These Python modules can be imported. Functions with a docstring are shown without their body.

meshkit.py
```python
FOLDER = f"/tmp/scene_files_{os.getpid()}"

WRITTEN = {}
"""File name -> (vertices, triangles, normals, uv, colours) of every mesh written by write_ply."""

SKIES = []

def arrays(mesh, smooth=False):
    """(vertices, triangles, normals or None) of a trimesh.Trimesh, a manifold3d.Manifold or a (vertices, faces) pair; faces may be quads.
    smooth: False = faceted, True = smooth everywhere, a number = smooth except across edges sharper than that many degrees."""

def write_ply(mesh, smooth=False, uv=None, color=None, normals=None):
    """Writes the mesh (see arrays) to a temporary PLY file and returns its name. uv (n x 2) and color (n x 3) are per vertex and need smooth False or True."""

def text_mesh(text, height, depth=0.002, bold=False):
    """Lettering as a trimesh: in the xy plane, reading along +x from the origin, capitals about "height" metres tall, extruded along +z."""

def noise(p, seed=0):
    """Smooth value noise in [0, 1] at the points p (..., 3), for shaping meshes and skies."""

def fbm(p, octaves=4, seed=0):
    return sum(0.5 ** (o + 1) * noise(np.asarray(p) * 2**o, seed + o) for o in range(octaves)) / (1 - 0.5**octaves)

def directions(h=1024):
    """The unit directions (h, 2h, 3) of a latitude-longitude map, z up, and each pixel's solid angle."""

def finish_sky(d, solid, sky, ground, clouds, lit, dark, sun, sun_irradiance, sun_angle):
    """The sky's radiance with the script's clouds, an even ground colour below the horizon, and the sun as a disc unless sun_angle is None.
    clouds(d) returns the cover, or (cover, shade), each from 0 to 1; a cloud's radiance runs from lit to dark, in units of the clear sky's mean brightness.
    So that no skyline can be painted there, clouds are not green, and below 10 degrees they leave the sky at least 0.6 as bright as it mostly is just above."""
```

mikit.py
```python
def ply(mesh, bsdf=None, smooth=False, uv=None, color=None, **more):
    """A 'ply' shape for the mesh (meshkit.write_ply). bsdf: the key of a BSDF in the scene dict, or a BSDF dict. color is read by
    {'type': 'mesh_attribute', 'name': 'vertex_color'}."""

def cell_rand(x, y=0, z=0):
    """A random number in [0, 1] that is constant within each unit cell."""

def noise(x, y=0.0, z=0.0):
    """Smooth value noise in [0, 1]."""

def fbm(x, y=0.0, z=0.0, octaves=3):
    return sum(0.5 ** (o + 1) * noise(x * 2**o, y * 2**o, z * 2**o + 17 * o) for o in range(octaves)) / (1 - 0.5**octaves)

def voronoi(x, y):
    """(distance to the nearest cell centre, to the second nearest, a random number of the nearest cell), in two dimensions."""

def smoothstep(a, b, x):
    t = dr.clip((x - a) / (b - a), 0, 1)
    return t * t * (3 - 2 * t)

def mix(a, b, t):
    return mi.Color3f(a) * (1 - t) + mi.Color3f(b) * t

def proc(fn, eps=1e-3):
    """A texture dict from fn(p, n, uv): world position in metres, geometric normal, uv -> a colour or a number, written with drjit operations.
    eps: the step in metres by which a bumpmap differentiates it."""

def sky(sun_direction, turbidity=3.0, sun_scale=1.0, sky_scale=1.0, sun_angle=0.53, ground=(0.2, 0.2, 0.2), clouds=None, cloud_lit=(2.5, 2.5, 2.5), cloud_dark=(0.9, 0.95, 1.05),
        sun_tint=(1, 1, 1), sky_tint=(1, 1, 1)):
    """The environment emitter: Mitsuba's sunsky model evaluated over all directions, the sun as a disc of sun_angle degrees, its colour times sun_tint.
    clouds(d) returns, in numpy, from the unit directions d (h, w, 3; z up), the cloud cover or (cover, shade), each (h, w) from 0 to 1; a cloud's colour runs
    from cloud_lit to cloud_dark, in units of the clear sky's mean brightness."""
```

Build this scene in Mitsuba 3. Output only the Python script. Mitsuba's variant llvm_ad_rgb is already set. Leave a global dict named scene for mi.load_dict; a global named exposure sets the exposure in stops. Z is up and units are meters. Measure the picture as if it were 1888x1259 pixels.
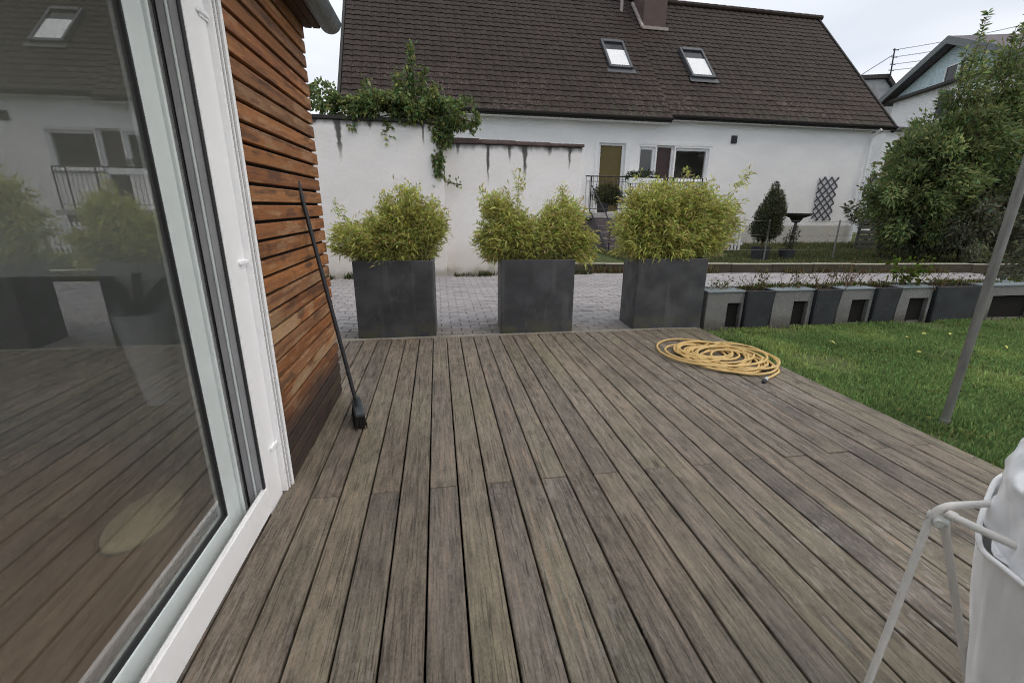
import math, numpy as np, trimesh, drjit as dr, mitsuba as mi
import mikit, meshkit
from mikit import proc, noise, fbm, cell_rand, smoothstep, mix
from shapely.geometry import Polygon, box as sbox
T = mi.ScalarTransform4f
scene, labels = {}, {}

# ------------------------------------------------------------------ camera, sky, exposure
F_PX, PITCH, YAW, ROLL, EYE = 821.0, math.atan(248 / 821), math.atan(141 / 857.6), 0.0087, 1.40
fw = np.array([math.sin(YAW) * math.cos(PITCH), math.cos(YAW) * math.cos(PITCH), -math.sin(PITCH)])
rt = np.array([math.cos(YAW), -math.sin(YAW), 0.0])
up = np.cross(rt, fw) * math.cos(ROLL) - rt * math.sin(ROLL)
scene['camera'] = {'type': 'perspective', 'fov': math.degrees(2 * math.atan(944 / F_PX)), 'fov_axis': 'x', 'near_clip': 0.02, 'far_clip': 2000.0,
                   'to_world': T().look_at(origin=[0, 0, EYE], target=[float(fw[0]), float(fw[1]), float(EYE + fw[2])], up=[float(x) for x in up])}


def clouds(d):
    q = d / np.maximum(d[..., 2:3], 0.08) * np.array([0.9, 0.9, 0.3])
    a = meshkit.fbm(q + 7.3, 4, 5)
    b = meshkit.fbm(q * 0.6 + 31.7, 4, 9)
    return np.clip(0.93 + 0.35 * (a - 0.45), 0.75, 1), np.clip(0.78 - 0.75 * d[..., 2] + 1.7 * (b - 0.48), 0, 1)


scene['sky'] = mikit.sky((0.55, -0.35, 0.76), turbidity=4, sun_scale=0.10, sun_angle=25, clouds=clouds, cloud_lit=(2.52, 2.54, 2.56), cloud_dark=(1.44, 1.51, 1.62), ground=(0.12, 0.12, 0.11))
exposure = 2.52

# ------------------------------------------------------------------ helpers
_n = {}


def key_for(name, parent=None):
    k = name if parent is None else parent + '__' + name
    i = _n.get(k, -1) + 1
    _n[k] = i
    return k if i == 0 else '%s_%03d' % (k, i)


def tag(k, label=None, cat=None, group=None, kind=None):
    d = labels.setdefault(k, {})
    for a, b in (('label', label), ('category', cat), ('group', group), ('kind', kind)):
        if b: d[a] = b
    return k


def thing(name, label, cat, group=None):
    return tag(key_for(name), label, cat, group)


def obj(name, mesh, m, parent=None, smooth=False, color=None, **t):
    k = key_for(name, parent)
    scene[k] = mikit.ply(mesh, m, smooth=smooth, color=color)
    if t: tag(k, **t)
    return k


def merge(ms):
    vs, fs, o = [], [], 0
    for v, f in ms:
        vs.append(np.asarray(v, float)); fs.append(np.asarray(f) + o); o += len(v)
    return np.vstack(vs), np.vstack(fs)


def box(x0, x1, y0, y1, z0, z1, b=0.0):
    """axis box with chamfered edges b -> (v, f)"""
    if b <= 0:
        v = np.array([[x, y, z] for x in (x0, x1) for y in (y0, y1) for z in (z0, z1)], float)
        f = np.array([[0, 1, 3], [0, 3, 2], [4, 6, 7], [4, 7, 5], [0, 4, 5], [0, 5, 1], [2, 3, 7], [2, 7, 6], [0, 2, 6], [0, 6, 4], [1, 5, 7], [1, 7, 3]])
        return v, f
    p = []
    for sx in (0, 1):
        for sy in (0, 1):
            for sz in (0, 1):
                c = np.array([(x0, x1)[sx], (y0, y1)[sy], (z0, z1)[sz]])
                i = np.array([1 - 2 * sx, 1 - 2 * sy, 1 - 2 * sz]) * b
                for k in range(3):
                    q = c + i; q[k] = c[k]; p.append(q)
    h = trimesh.convex.convex_hull(np.array(p))
    return np.array(h.vertices), np.array(h.faces)


def xf(mesh, M):
    v, f = mesh
    return np.asarray(v) @ M[:3, :3].T + M[:3, 3], f


def rotz(a, o=(0, 0, 0)):
    M = np.eye(4); c, s = math.cos(a), math.sin(a)
    M[:2, :2] = [[c, -s], [s, c]]; M[:3, 3] = o
    return M


def tube(pts, r, sides=8, cap=True, closed=False):
    p = np.asarray(pts, float); n = len(p)
    r = np.broadcast_to(r, (n,)).astype(float)
    t = (np.roll(p, -1, 0) - np.roll(p, 1, 0)) if closed else np.gradient(p, axis=0)
    t /= np.linalg.norm(t, axis=1, keepdims=True) + 1e-12
    a = np.cross(t[0], [0, 0, 1.0] if abs(t[0][2]) < 0.9 else [1.0, 0, 0]); a /= np.linalg.norm(a)
    A = []
    for k in range(n):
        a = a - t[k] * (a @ t[k]); a /= np.linalg.norm(a) + 1e-12; A.append(a)
    A = np.array(A); B = np.cross(t, A)
    g = np.arange(sides) * 2 * math.pi / sides
    v = (p[:, None] + r[:, None, None] * (np.cos(g)[None, :, None] * A[:, None] + np.sin(g)[None, :, None] * B[:, None])).reshape(-1, 3)
    m = n if closed else n - 1
    i, j = np.meshgrid(np.arange(m), np.arange(sides), indexing='ij')
    i2 = (i + 1) % n; j2 = (j + 1) % sides
    q = np.stack([i * sides + j, i * sides + j2, i2 * sides + j2, i2 * sides + j], -1).reshape(-1, 4)
    f = np.vstack([q[:, [0, 2, 1]], q[:, [0, 3, 2]]])
    if cap and not closed:
        v = np.vstack([v, p[:1], p[-1:]]); e = np.arange(sides); e2 = (e + 1) % sides; l = (n - 1) * sides
        f = np.vstack([f, np.stack([e, e2, e * 0 + n * sides], 1), np.stack([l + e2, l + e, e * 0 + n * sides + 1], 1)])
    return v, f


def lathe(prof, sides=24, o=(0, 0, 0)):
    """profile [(r, z)...] bottom to top; closed when r = 0 at an end"""
    g = np.arange(sides) * 2 * math.pi / sides
    v = np.vstack([np.stack([r * np.cos(g), r * np.sin(g), 0 * g + z], 1) for r, z in prof]) + np.array(o)
    i, j = np.meshgrid(np.arange(len(prof) - 1), np.arange(sides), indexing='ij'); j2 = (j + 1) % sides
    q = np.stack([i * sides + j, i * sides + j2, (i + 1) * sides + j2, (i + 1) * sides + j], -1).reshape(-1, 4)
    return v, np.vstack([q[:, [0, 1, 2]], q[:, [0, 2, 3]]])


def extrude(poly, d):
    m = trimesh.creation.extrude_polygon(poly, d, engine='earcut')
    return np.array(m.vertices), np.array(m.faces)


def catmull(pts, n=8, closed=False):
    p = np.asarray(pts, float); m = len(p); out = []
    for i in range(m if closed else m - 1):
        if closed: a, b, c, d = p[i - 1], p[i], p[(i + 1) % m], p[(i + 2) % m]
        else: a, b, c, d = p[max(i - 1, 0)], p[i], p[i + 1], p[min(i + 2, m - 1)]
        for s in np.arange(n) / n:
            out.append(0.5 * (2 * b + (c - a) * s + (2 * a - 5 * b + 4 * c - d) * s * s + (3 * b - a - 3 * c + d) * s ** 3))
    if not closed: out.append(p[-1])
    return np.array(out)


def unit(a): return a / (np.linalg.norm(a, axis=-1, keepdims=True) + 1e-12)


def leaves(P, D, L, W, rng, fold=0.25, droop=0.15):
    """one bent leaf of four triangles per row"""
    n = len(P); L = np.broadcast_to(L, (n,))[:, None]; W = np.broadcast_to(W, (n,))[:, None]
    S = unit(np.cross(D, unit(rng.normal(size=(n, 3)) + [0, 0, 0.6]))); N = np.cross(S, D)
    m1 = P + D * L * 0.4 - N * W * fold; tip = P + D * L - np.array([0, 0, 1]) * L * droop
    v = np.stack([P, m1 + S * W * 0.5 + N * W * fold, m1, m1 - S * W * 0.5 + N * W * fold, tip], 1).reshape(-1, 3)
    b = np.arange(n)[:, None] * 5
    f = np.concatenate([b + [0, 1, 2], b + [0, 2, 3], b + [1, 4, 2], b + [2, 4, 3]], 1).reshape(-1, 3)
    return v, f


def leaf_colors(n, base, rng, jit=0.3, hue=0.15, per=5, alt=None, altp=0.0):
    c = np.array(base) * np.exp(rng.normal(0, jit, (n, 1))) * np.exp(rng.normal(0, hue, (n, 3)) * [1, 0.5, 1])
    if alt is not None:
        w = rng.random(n) < altp; c[w] = np.array(alt) * np.exp(rng.normal(0, jit * 0.7, (w.sum(), 1)))
    return np.repeat(np.clip(c, 0.003, 0.9), per, 0)


def blob_points(n, lobes, rng, shell=0.55):
    """points in ellipsoid lobes (cx, cy, cz, rx, ry, rz), denser towards the outside; returns points and outward directions"""
    vol = np.array([l[3] * l[4] * l[5] for l in lobes]) ** 0.8
    w = rng.choice(len(lobes), n, p=vol / vol.sum()); l = np.array([x[:6] for x in lobes])[w]
    d = unit(rng.normal(size=(n, 3))); r = (shell ** 3 + (1 - shell ** 3) * rng.random(n)) ** (1 / 3)
    r *= 1 + rng.normal(0, 0.07, n)
    return l[:, :3] + d * l[:, 3:] * r[:, None], d


# ------------------------------------------------------------------ materials
def C(r, g, b): return mi.Color3f(r, g, b)


def P(fn, rough=0.6, spec=0.3, bump=None, bscale=0.001, eps=1e-3, **kw):
    d = {'type': 'principled', 'base_color': proc(fn), 'roughness': rough, 'specular': spec, **kw}
    if bump is not None: d = {'type': 'bumpmap', 'arbitrary': proc(bump, eps), 'scale': bscale, 'nested': d}
    return {'type': 'twosided', 'nested': d}


def flat(c, rough=0.5, spec=0.4, dirt=0.12, sc=9.0, **kw):
    c = [float(x) for x in c]
    def fn(p, n, uv):
        t = fbm(p.x * sc, p.y * sc, p.z * sc, 3)
        return C(*c) * (1 - dirt + 2 * dirt * t)
    return P(fn, rough, spec, **kw)


PITCH_B, GAP0 = 0.1475, -0.093


def deck_fn(p, n, uv):
    k = dr.floor((p.x - GAP0) / PITCH_B)
    half = dr.select((k - 2 * dr.floor(k / 2)) < 0.5, dr.select(p.y > 2.035, 1.0, 0.0), 0.0)
    r1, r2, r3 = cell_rand(k, half, 3), cell_rand(k, half, 7), cell_rand(k, half, 11)
    fine = fbm(p.x * 170 + r1 * 40, p.y * 13 + r2 * 9, 0.0, 3)
    grain = fbm(p.x * 75 + r2 * 17, p.y * 4.5 + r1 * 30, 0.0, 3)
    speck = fbm(p.x * 210, p.y * 95, 3.0, 2)
    mott = fbm(p.x * 26 + r3 * 5, p.y * 11 + r1 * 7, 1.0, 3)
    blot = fbm(p.x * 4 + 3, p.y * 2.4 + r3 * 20, 0.0, 4)
    green = smoothstep(0.40, 0.72, fbm(p.x * 1.7 + r3 * 3, p.y * 1.0, 5.0, 3) * 0.75 + 0.25 * r2)
    c = mix((0.126, 0.108, 0.092), (0.152, 0.125, 0.097), r1)
    c = mix(c, (0.140, 0.128, 0.086), green * 0.6)
    c = mix(c, (0.185, 0.135, 0.098), smoothstep(0.58, 0.75, grain) * r3 * 0.55)
    v = 1.0 + 0.30 * (r2 - 0.5) + 0.75 * (fine - 0.5) + 0.55 * (grain - 0.5) + 0.55 * (speck - 0.5) + 0.55 * (mott - 0.5) + 0.50 * (blot - 0.5)
    c = c * 1.06 * dr.maximum(v, 0.25)
    crack = smoothstep(0.69, 0.75, fbm(p.x * 165 + r1 * 70, p.y * 5.0 + r3 * 50, 1.0, 2))
    c = c * (1 - 0.45 * crack)
    knot = smoothstep(0.13, 0.05, mikit.voronoi(p.x * 6.5 + r3 * 13, p.y * 2.2 + r1 * 7)[0]) * smoothstep(0.5, 0.6, r2)
    c = mix(c, c * 0.5, knot * 0.7)
    worn = 0.45 + 0.55 * smoothstep(0.3, 1.9, p.x + 1.2 * (blot - 0.5))
    pale = smoothstep(0.60, 0.74, fbm(p.x * 110 + r2 * 11, p.y * 24, 2.0, 3)) * smoothstep(0.40, 0.62, fbm(p.x * 2.3, p.y * 1.7, 9.0, 3)) * worn
    c = mix(c, (0.27, 0.25, 0.23), pale * 0.65)
    edge = dr.abs((p.x - GAP0) / PITCH_B - k - 0.5) * 2
    return c * (1 - 0.22 * smoothstep(0.86, 0.97, edge))


def deck_bump(p, n, uv):
    k = dr.floor((p.x - GAP0) / PITCH_B)
    return fbm(p.x * 120 + cell_rand(k, 1, 1) * 30, p.y * 7, 0.0, 3) + 0.6 * fbm(p.x * 90, p.y * 45, 3.0, 2)


scene['deck_wood'] = P(deck_fn, 0.62, 0.35, deck_bump, 0.0022, 2e-3)
CLAD = 0.0823


def clad_fn(p, n, uv):
    k = dr.floor(p.z / CLAD)
    r1, r2, r3 = cell_rand(k, 5, 3), cell_rand(k, 5, 7), cell_rand(k, 9, 1)
    grain = 0.6 * fbm(p.y * 6.0 + r1 * 50, p.z * 170, p.x * 60, 3) + 0.4 * fbm(p.y * 30.0 + r1 * 50, p.z * 120, p.x * 60, 2)
    st = fbm(p.y * 1.3 + r2 * 31, p.z * 40 + r1 * 9, p.x * 20, 3)
    c = mix((0.285, 0.120, 0.044), (0.205, 0.080, 0.031), r1)
    c = mix(c, (0.20, 0.105, 0.055), smoothstep(0.5, 1.0, r2) * 0.8)
    c = mix(c, (0.105, 0.045, 0.026), smoothstep(0.45, 0.75, st) * 0.7)
    grey = smoothstep(0.50, 0.68, fbm(p.y * 2.2 + r3 * 10, p.z * 9, 4.0, 3)) * smoothstep(0.25, 0.45, p.z) * smoothstep(1.2, 0.7, p.z)
    c = mix(c, (0.29, 0.20, 0.12), grey * 0.8)
    low = smoothstep(0.56, 0.26, p.z + 0.22 * fbm(p.y * 2.5, p.z * 2, 1.0, 3) - 0.08)
    wth = fbm(p.y * 5 + r2 * 40, p.z * 22, 6.0, 4)
    c = mix(c, (0.060, 0.036, 0.026), smoothstep(0.56, 0.72, wth) * 0.6)
    c = mix(c, (0.33, 0.21, 0.12), smoothstep(0.42, 0.30, wth) * 0.4)
    c = mix(c, (0.036, 0.030, 0.028), low * 0.92)
    return c * (0.45 + 1.1 * grain) * (0.78 + 0.44 * cell_rand(k, 3, 8))


scene['cladding_wood'] = P(clad_fn, 0.6, 0.25, lambda p, n, uv: fbm(p.y * 4, p.z * 120, p.x * 90, 3), 0.0015, 2e-3)
scene['dark_batten'] = flat((0.02, 0.017, 0.015), 0.9, 0.1)


def white_fn(p, n, uv):
    d = smoothstep(0.25, 0.0, p.z) * fbm(p.x * 20, p.y * 9, p.z * 9, 3) * 0.25 + 0.08 * fbm(p.x * 40, p.y * 40, p.z * 3, 2)
    return mix((0.87, 0.875, 0.90), (0.52, 0.50, 0.45), d)


scene['white_frame'] = P(white_fn, 0.32, 0.5)
scene['pale_sash'] = flat((0.58, 0.63, 0.63), 0.35, 0.5, 0.05)
scene['grey_profile'] = flat((0.34, 0.34, 0.36), 0.42, 0.5, 0.14)
scene['black_rubber'] = flat((0.017, 0.018, 0.02), 0.6, 0.4)
scene['window_glass'] = {'type': 'blendbsdf', 'weight': proc(lambda p, n, uv: 0.038 + 0.045 * fbm(p.y * 2.2, p.z * 1.3, 0.0, 4)), 'a': {'type': 'thindielectric', 'int_ior': 2.2, 'ext_ior': 1.0}, 'b': {'type': 'twosided', 'nested': {'type': 'diffuse', 'reflectance': {'type': 'rgb', 'value': [0.50, 0.56, 0.53]}}}}  # glass under a film of dust
scene['far_glass'] = {'type': 'thindielectric', 'int_ior': 1.42, 'ext_ior': 1.0}
scene['dark_glass'] = {'type': 'twosided', 'nested': {'type': 'roughplastic', 'alpha': 0.04, 'int_ior': 1.4, 'diffuse_reflectance': {'type': 'rgb', 'value': [0.02, 0.022, 0.026]}}}
scene['skylight_glass'] = {'type': 'thindielectric', 'int_ior': 1.25, 'ext_ior': 1.0}
scene['inside_wall'] = flat((0.74, 0.77, 0.73), 0.9, 0.1)


def parquet(p, n, uv):
    k = dr.floor(p.x / 0.12); r = cell_rand(k, 2, 2); e = cell_rand(k, dr.floor(p.y / 1.3 + r * 3), 4)
    return mix((0.115, 0.062, 0.030), (0.19, 0.105, 0.048), 0.5 * e + 0.5 * fbm(p.x * 60, p.y * 3 + r * 9, 0.0, 3))


scene['parquet'] = P(parquet, 0.35, 0.5)
scene['ceramic_white'] = flat((0.46, 0.50, 0.53), 0.25, 0.5, 0.04)
scene['cushion_cloth'] = flat((0.33, 0.29, 0.18), 0.9, 0.2, 0.2, 40)
scene['curtain_cloth'] = flat((0.20, 0.21, 0.21), 0.95, 0.1, 0.1)


def slate_fn(p, n, uv):
    t = fbm(p.x * 5, p.y * 5, p.z * 5, 4); s = fbm(p.x * 14 + 9, p.y * 14, p.z * 1.6, 3)
    c = mix((0.038, 0.039, 0.044), (0.072, 0.073, 0.080), smoothstep(0.25, 0.75, t))
    c = mix(c, (0.11, 0.112, 0.114), smoothstep(0.55, 0.8, s) * 0.45)
    sc = smoothstep(0.66, 0.72, fbm(p.x * 45 + p.y * 20, p.y * 45, p.z * 12, 3)) * smoothstep(0.5, 0.65, fbm(p.x * 3, p.y * 3, p.z * 3 + 4, 2))
    c = mix(c, (0.12, 0.12, 0.118), sc * 0.3)
    g = smoothstep(0.20, 0.0, p.z) * smoothstep(0.35, 0.6, fbm(p.x * 9, p.y * 9, p.z * 7, 3))
    return mix(c, (0.075, 0.075, 0.045), g * 0.8)


scene['slate_planter'] = P(slate_fn, 0.55, 0.4, lambda p, n, uv: fbm(p.x * 60, p.y * 60, p.z * 60, 3), 0.0006)
scene['slate_dark'] = flat((0.030, 0.032, 0.038), 0.55, 0.4, 0.35, 6)
scene['soil'] = flat((0.022, 0.016, 0.011), 0.95, 0.1, 0.5, 30)
scene['leaf'] = {'type': 'principledthin', 'base_color': {'type': 'mesh_attribute', 'name': 'vertex_color'}, 'roughness': 0.45, 'spec_trans': 0.0, 'diff_trans': 1.0, 'eta': 1.4}
scene['bark'] = flat((0.10, 0.075, 0.05), 0.9, 0.1, 0.4, 20)
scene['cane'] = flat((0.20, 0.19, 0.07), 0.5, 0.3, 0.25, 12)
scene['dead_twig'] = flat((0.115, 0.085, 0.055), 0.8, 0.2, 0.3, 20)


def paver_fn(p, n, uv):
    r = cell_rand(dr.floor((p.y - 4.95) / 0.122), dr.floor(p.x / 0.24), 3)
    t = fbm(p.x * 3, p.y * 3, 0.0, 4); g = fbm(p.x * 70, p.y * 70, 0.0, 2)
    c = mix((0.215, 0.205, 0.215), (0.33, 0.315, 0.32), 0.5 * r + 0.5 * t)
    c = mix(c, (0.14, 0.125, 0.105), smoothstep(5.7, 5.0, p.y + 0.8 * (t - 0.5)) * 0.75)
    return c * (0.8 + 0.4 * g)


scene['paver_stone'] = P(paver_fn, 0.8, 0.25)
scene['joint_sand'] = flat((0.085, 0.078, 0.064), 0.95, 0.1, 0.3, 20)


def concrete_fn(p, n, uv):
    t = fbm(p.x * 4, p.y * 4, p.z * 6, 4); g = fbm(p.x * 50, p.y * 50, p.z * 50, 2)
    c = mix((0.13, 0.13, 0.128), (0.21, 0.21, 0.205), t)
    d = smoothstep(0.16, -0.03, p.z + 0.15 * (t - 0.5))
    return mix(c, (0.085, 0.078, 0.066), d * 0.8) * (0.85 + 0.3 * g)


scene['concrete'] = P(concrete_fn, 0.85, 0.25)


def kerb_fn(p, n, uv):
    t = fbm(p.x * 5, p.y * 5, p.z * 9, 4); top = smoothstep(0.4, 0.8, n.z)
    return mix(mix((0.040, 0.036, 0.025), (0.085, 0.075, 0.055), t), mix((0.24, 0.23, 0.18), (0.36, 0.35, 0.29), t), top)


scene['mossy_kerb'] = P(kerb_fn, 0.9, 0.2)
scene['weathered_edge'] = flat((0.23, 0.22, 0.19), 0.85, 0.2, 0.4, 7)
scene['zinc_cap'] = flat((0.14, 0.17, 0.19), 0.45, 0.5, 0.2, 5)
scene['black_void'] = flat((0.018, 0.017, 0.016), 0.95, 0.1)


def house_plaster(p, n, uv):
    t = fbm(p.x * 0.9, p.y * 0.9, p.z * 1.4, 4); g = fbm(p.x * 25, p.y * 25, p.z * 25, 2)
    c = mix((0.75, 0.75, 0.77), (0.82, 0.818, 0.828), smoothstep(0.2, 0.8, t))
    c = mix(c, (0.47, 0.46, 0.43), smoothstep(0.78, 0.70, p.z))
    return c * (0.95 + 0.1 * g)


scene['house_plaster'] = P(house_plaster, 0.9, 0.15)


def garage_plaster(p, n, uv):
    t = fbm(p.x * 1.3, p.y, p.z * 1.5, 4); g = fbm(p.x * 22, p.y * 22, p.z * 22, 2)
    c = mix((0.68, 0.66, 0.65), (0.80, 0.79, 0.79), t)
    c = mix(c, (0.60, 0.56, 0.50), smoothstep(1.2, 0.2, p.z + 1.2 * (t - 0.5)) * 0.5)
    topz = dr.select(p.x < 0.13, 2.93, 2.62)
    dep = topz - p.z
    k = dr.floor(p.x / 0.33); r = cell_rand(k, 3, 1); cx = (k + 0.3 + 0.4 * cell_rand(k, 8, 2)) * 0.33
    length = 0.12 + 0.75 * r * r; wid = (0.02 + 0.06 * cell_rand(k, 1, 6)) * (1.15 - 0.7 * dr.clip(dep / length, 0, 1)) * (0.7 + 0.6 * noise(p.z * 14, k, 3))
    on = smoothstep(wid, wid * 0.35, dr.abs(p.x - cx + 0.02 * noise(p.z * 9, k))) * smoothstep(length, length * 0.45, dep) * smoothstep(0.2, 0.3, cell_rand(k, 4, 4))
    band = smoothstep(0.12, 0.0, dep + 0.12 * (fbm(p.x * 9, p.z * 3, 0.0, 3) - 0.5))
    c = mix(c, (0.055, 0.055, 0.050), dr.minimum(on * (0.55 + 0.4 * r) + band * 0.75, 0.93))
    foot = smoothstep(0.22, 0.0, p.z + 0.2 * (fbm(p.x * 6, p.z * 4, 2.0, 3) - 0.5))
    return mix(c, (0.22, 0.21, 0.15), foot * 0.6) * (0.95 + 0.1 * g)


scene['garage_plaster'] = P(garage_plaster, 0.9, 0.15)
scene['coping_rust'] = flat((0.10, 0.075, 0.07), 0.8, 0.2, 0.5, 6)
TH = math.radians(2.0); CU, SU = math.cos(TH), math.sin(TH); N0 = 16.7485
SLOPE = math.radians(46.96); TILE_W, TILE_H = 0.30, 0.295


def tile_fn(p, n, uv):
    u = p.x * CU + p.y * SU; s = (p.z - 4.45) / math.sin(SLOPE)
    ku, ks = dr.floor(u / TILE_W), dr.floor(s / TILE_H)
    r, r2 = cell_rand(ku, ks, 2), cell_rand(ku, ks, 5)
    t = fbm(u * 1.1, s * 1.1, 0.0, 4); g = fbm(u * 22, s * 22, 3.0, 3)
    c = mix((0.018, 0.0118, 0.0098), (0.034, 0.0230, 0.0192), 0.6 * r + 0.4 * t)
    lich = smoothstep(0.60, 0.74, g + 0.22 * smoothstep(0.93, 1.0, r2)) * smoothstep(3.2, 0.0, s) * (0.3 + 0.7 * smoothstep(0.4, 0.65, t))
    c = mix(c, (0.15, 0.105, 0.095), lich * 0.75)
    moss = smoothstep(0.55, 0.7, fbm(u * 3, s * 3, 8.0, 3)) * smoothstep(1.1, 0.2, s)
    return mix(c, (0.035, 0.038, 0.020), moss * 0.6) * (0.75 + 0.5 * g)


scene['roof_tile'] = P(tile_fn, 0.7, 0.3)
scene['dark_trim'] = flat((0.030, 0.027, 0.026), 0.6, 0.3)
scene['chimney_sheet'] = flat((0.072, 0.045, 0.043), 0.55, 0.4, 0.2, 3)
scene['lead_flashing'] = flat((0.30, 0.26, 0.25), 0.5, 0.4, 0.25, 8)
scene['window_white'] = flat((0.74, 0.75, 0.77), 0.4, 0.4, 0.05)
scene['skylight_frame'] = flat((0.055, 0.060, 0.068), 0.4, 0.5)
scene['blind_white'] = flat((0.74, 0.75, 0.77), 0.8, 0.2, 0.03)
scene['ochre_door'] = flat((0.105, 0.080, 0.022), 0.5, 0.4, 0.3, 3)
scene['brown_door'] = flat((0.045, 0.026, 0.026), 0.5, 0.4, 0.3, 5)
scene['vent_dark'] = flat((0.035, 0.037, 0.045), 0.6, 0.3)
scene['black_iron'] = flat((0.02, 0.02, 0.024), 0.5, 0.4)
scene['step_stone'] = flat((0.11, 0.095, 0.10), 0.85, 0.2, 0.3, 8)
scene['landing_stone'] = flat((0.36, 0.34, 0.34), 0.85, 0.2, 0.2, 6)
scene['dark_pot'] = flat((0.035, 0.037, 0.042), 0.6, 0.3, 0.2)
scene['trellis_wood'] = flat((0.075, 0.08, 0.10), 0.7, 0.3, 0.2, 15)
scene['galvanised'] = P(lambda p, n, uv: C(0.20, 0.198, 0.19) * (0.6 + 0.8 * fbm(p.x * 30, p.y * 30, p.z * 5, 3)), 0.42, 0.5, metallic=0.4)
scene['rack_white'] = flat((0.62, 0.60, 0.57), 0.38, 0.5, 0.08, 20)
scene['bag_cloth'] = flat((0.78, 0.78, 0.78), 0.85, 0.25, 0.06, 14)
scene['bag_plastic'] = {'type': 'twosided', 'nested': {'type': 'principled', 'base_color': {'type': 'rgb', 'value': [0.78, 0.79, 0.81]}, 'roughness': 0.33, 'specular': 0.5}}
scene['joint_plastic'] = flat((0.46, 0.48, 0.45), 0.4, 0.5)


def hose_fn(p, n, uv):
    t = fbm(p.x * 45, p.y * 45, p.z * 45, 3)
    return mix((0.49, 0.31, 0.105), (0.62, 0.46, 0.20), t)


scene['hose_rubber'] = P(hose_fn, 0.42, 0.5)
scene['broom_steel'] = flat((0.022, 0.024, 0.028), 0.4, 0.5)
scene['broom_block'] = flat((0.045, 0.055, 0.062), 0.55, 0.4)
scene['bristle'] = flat((0.022, 0.020, 0.020), 0.8, 0.2)
scene['fallen'] = flat((0.46, 0.44, 0.12), 0.7, 0.3, 0.3, 60)
scene['gutter_zinc'] = flat((0.085, 0.098, 0.105), 0.45, 0.5, 0.3, 9)
scene['soffit_wood'] = flat((0.085, 0.042, 0.024), 0.7, 0.2, 0.3, 6)


def lawn_fn(p, n, uv):
    t = fbm(p.x * 2.3, p.y * 2.3, 0.0, 4); g = fbm(p.x * 60, p.y * 60, 0.0, 2)
    return mix((0.055, 0.075, 0.03), (0.09, 0.105, 0.045), t) * (0.5 + g)


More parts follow.
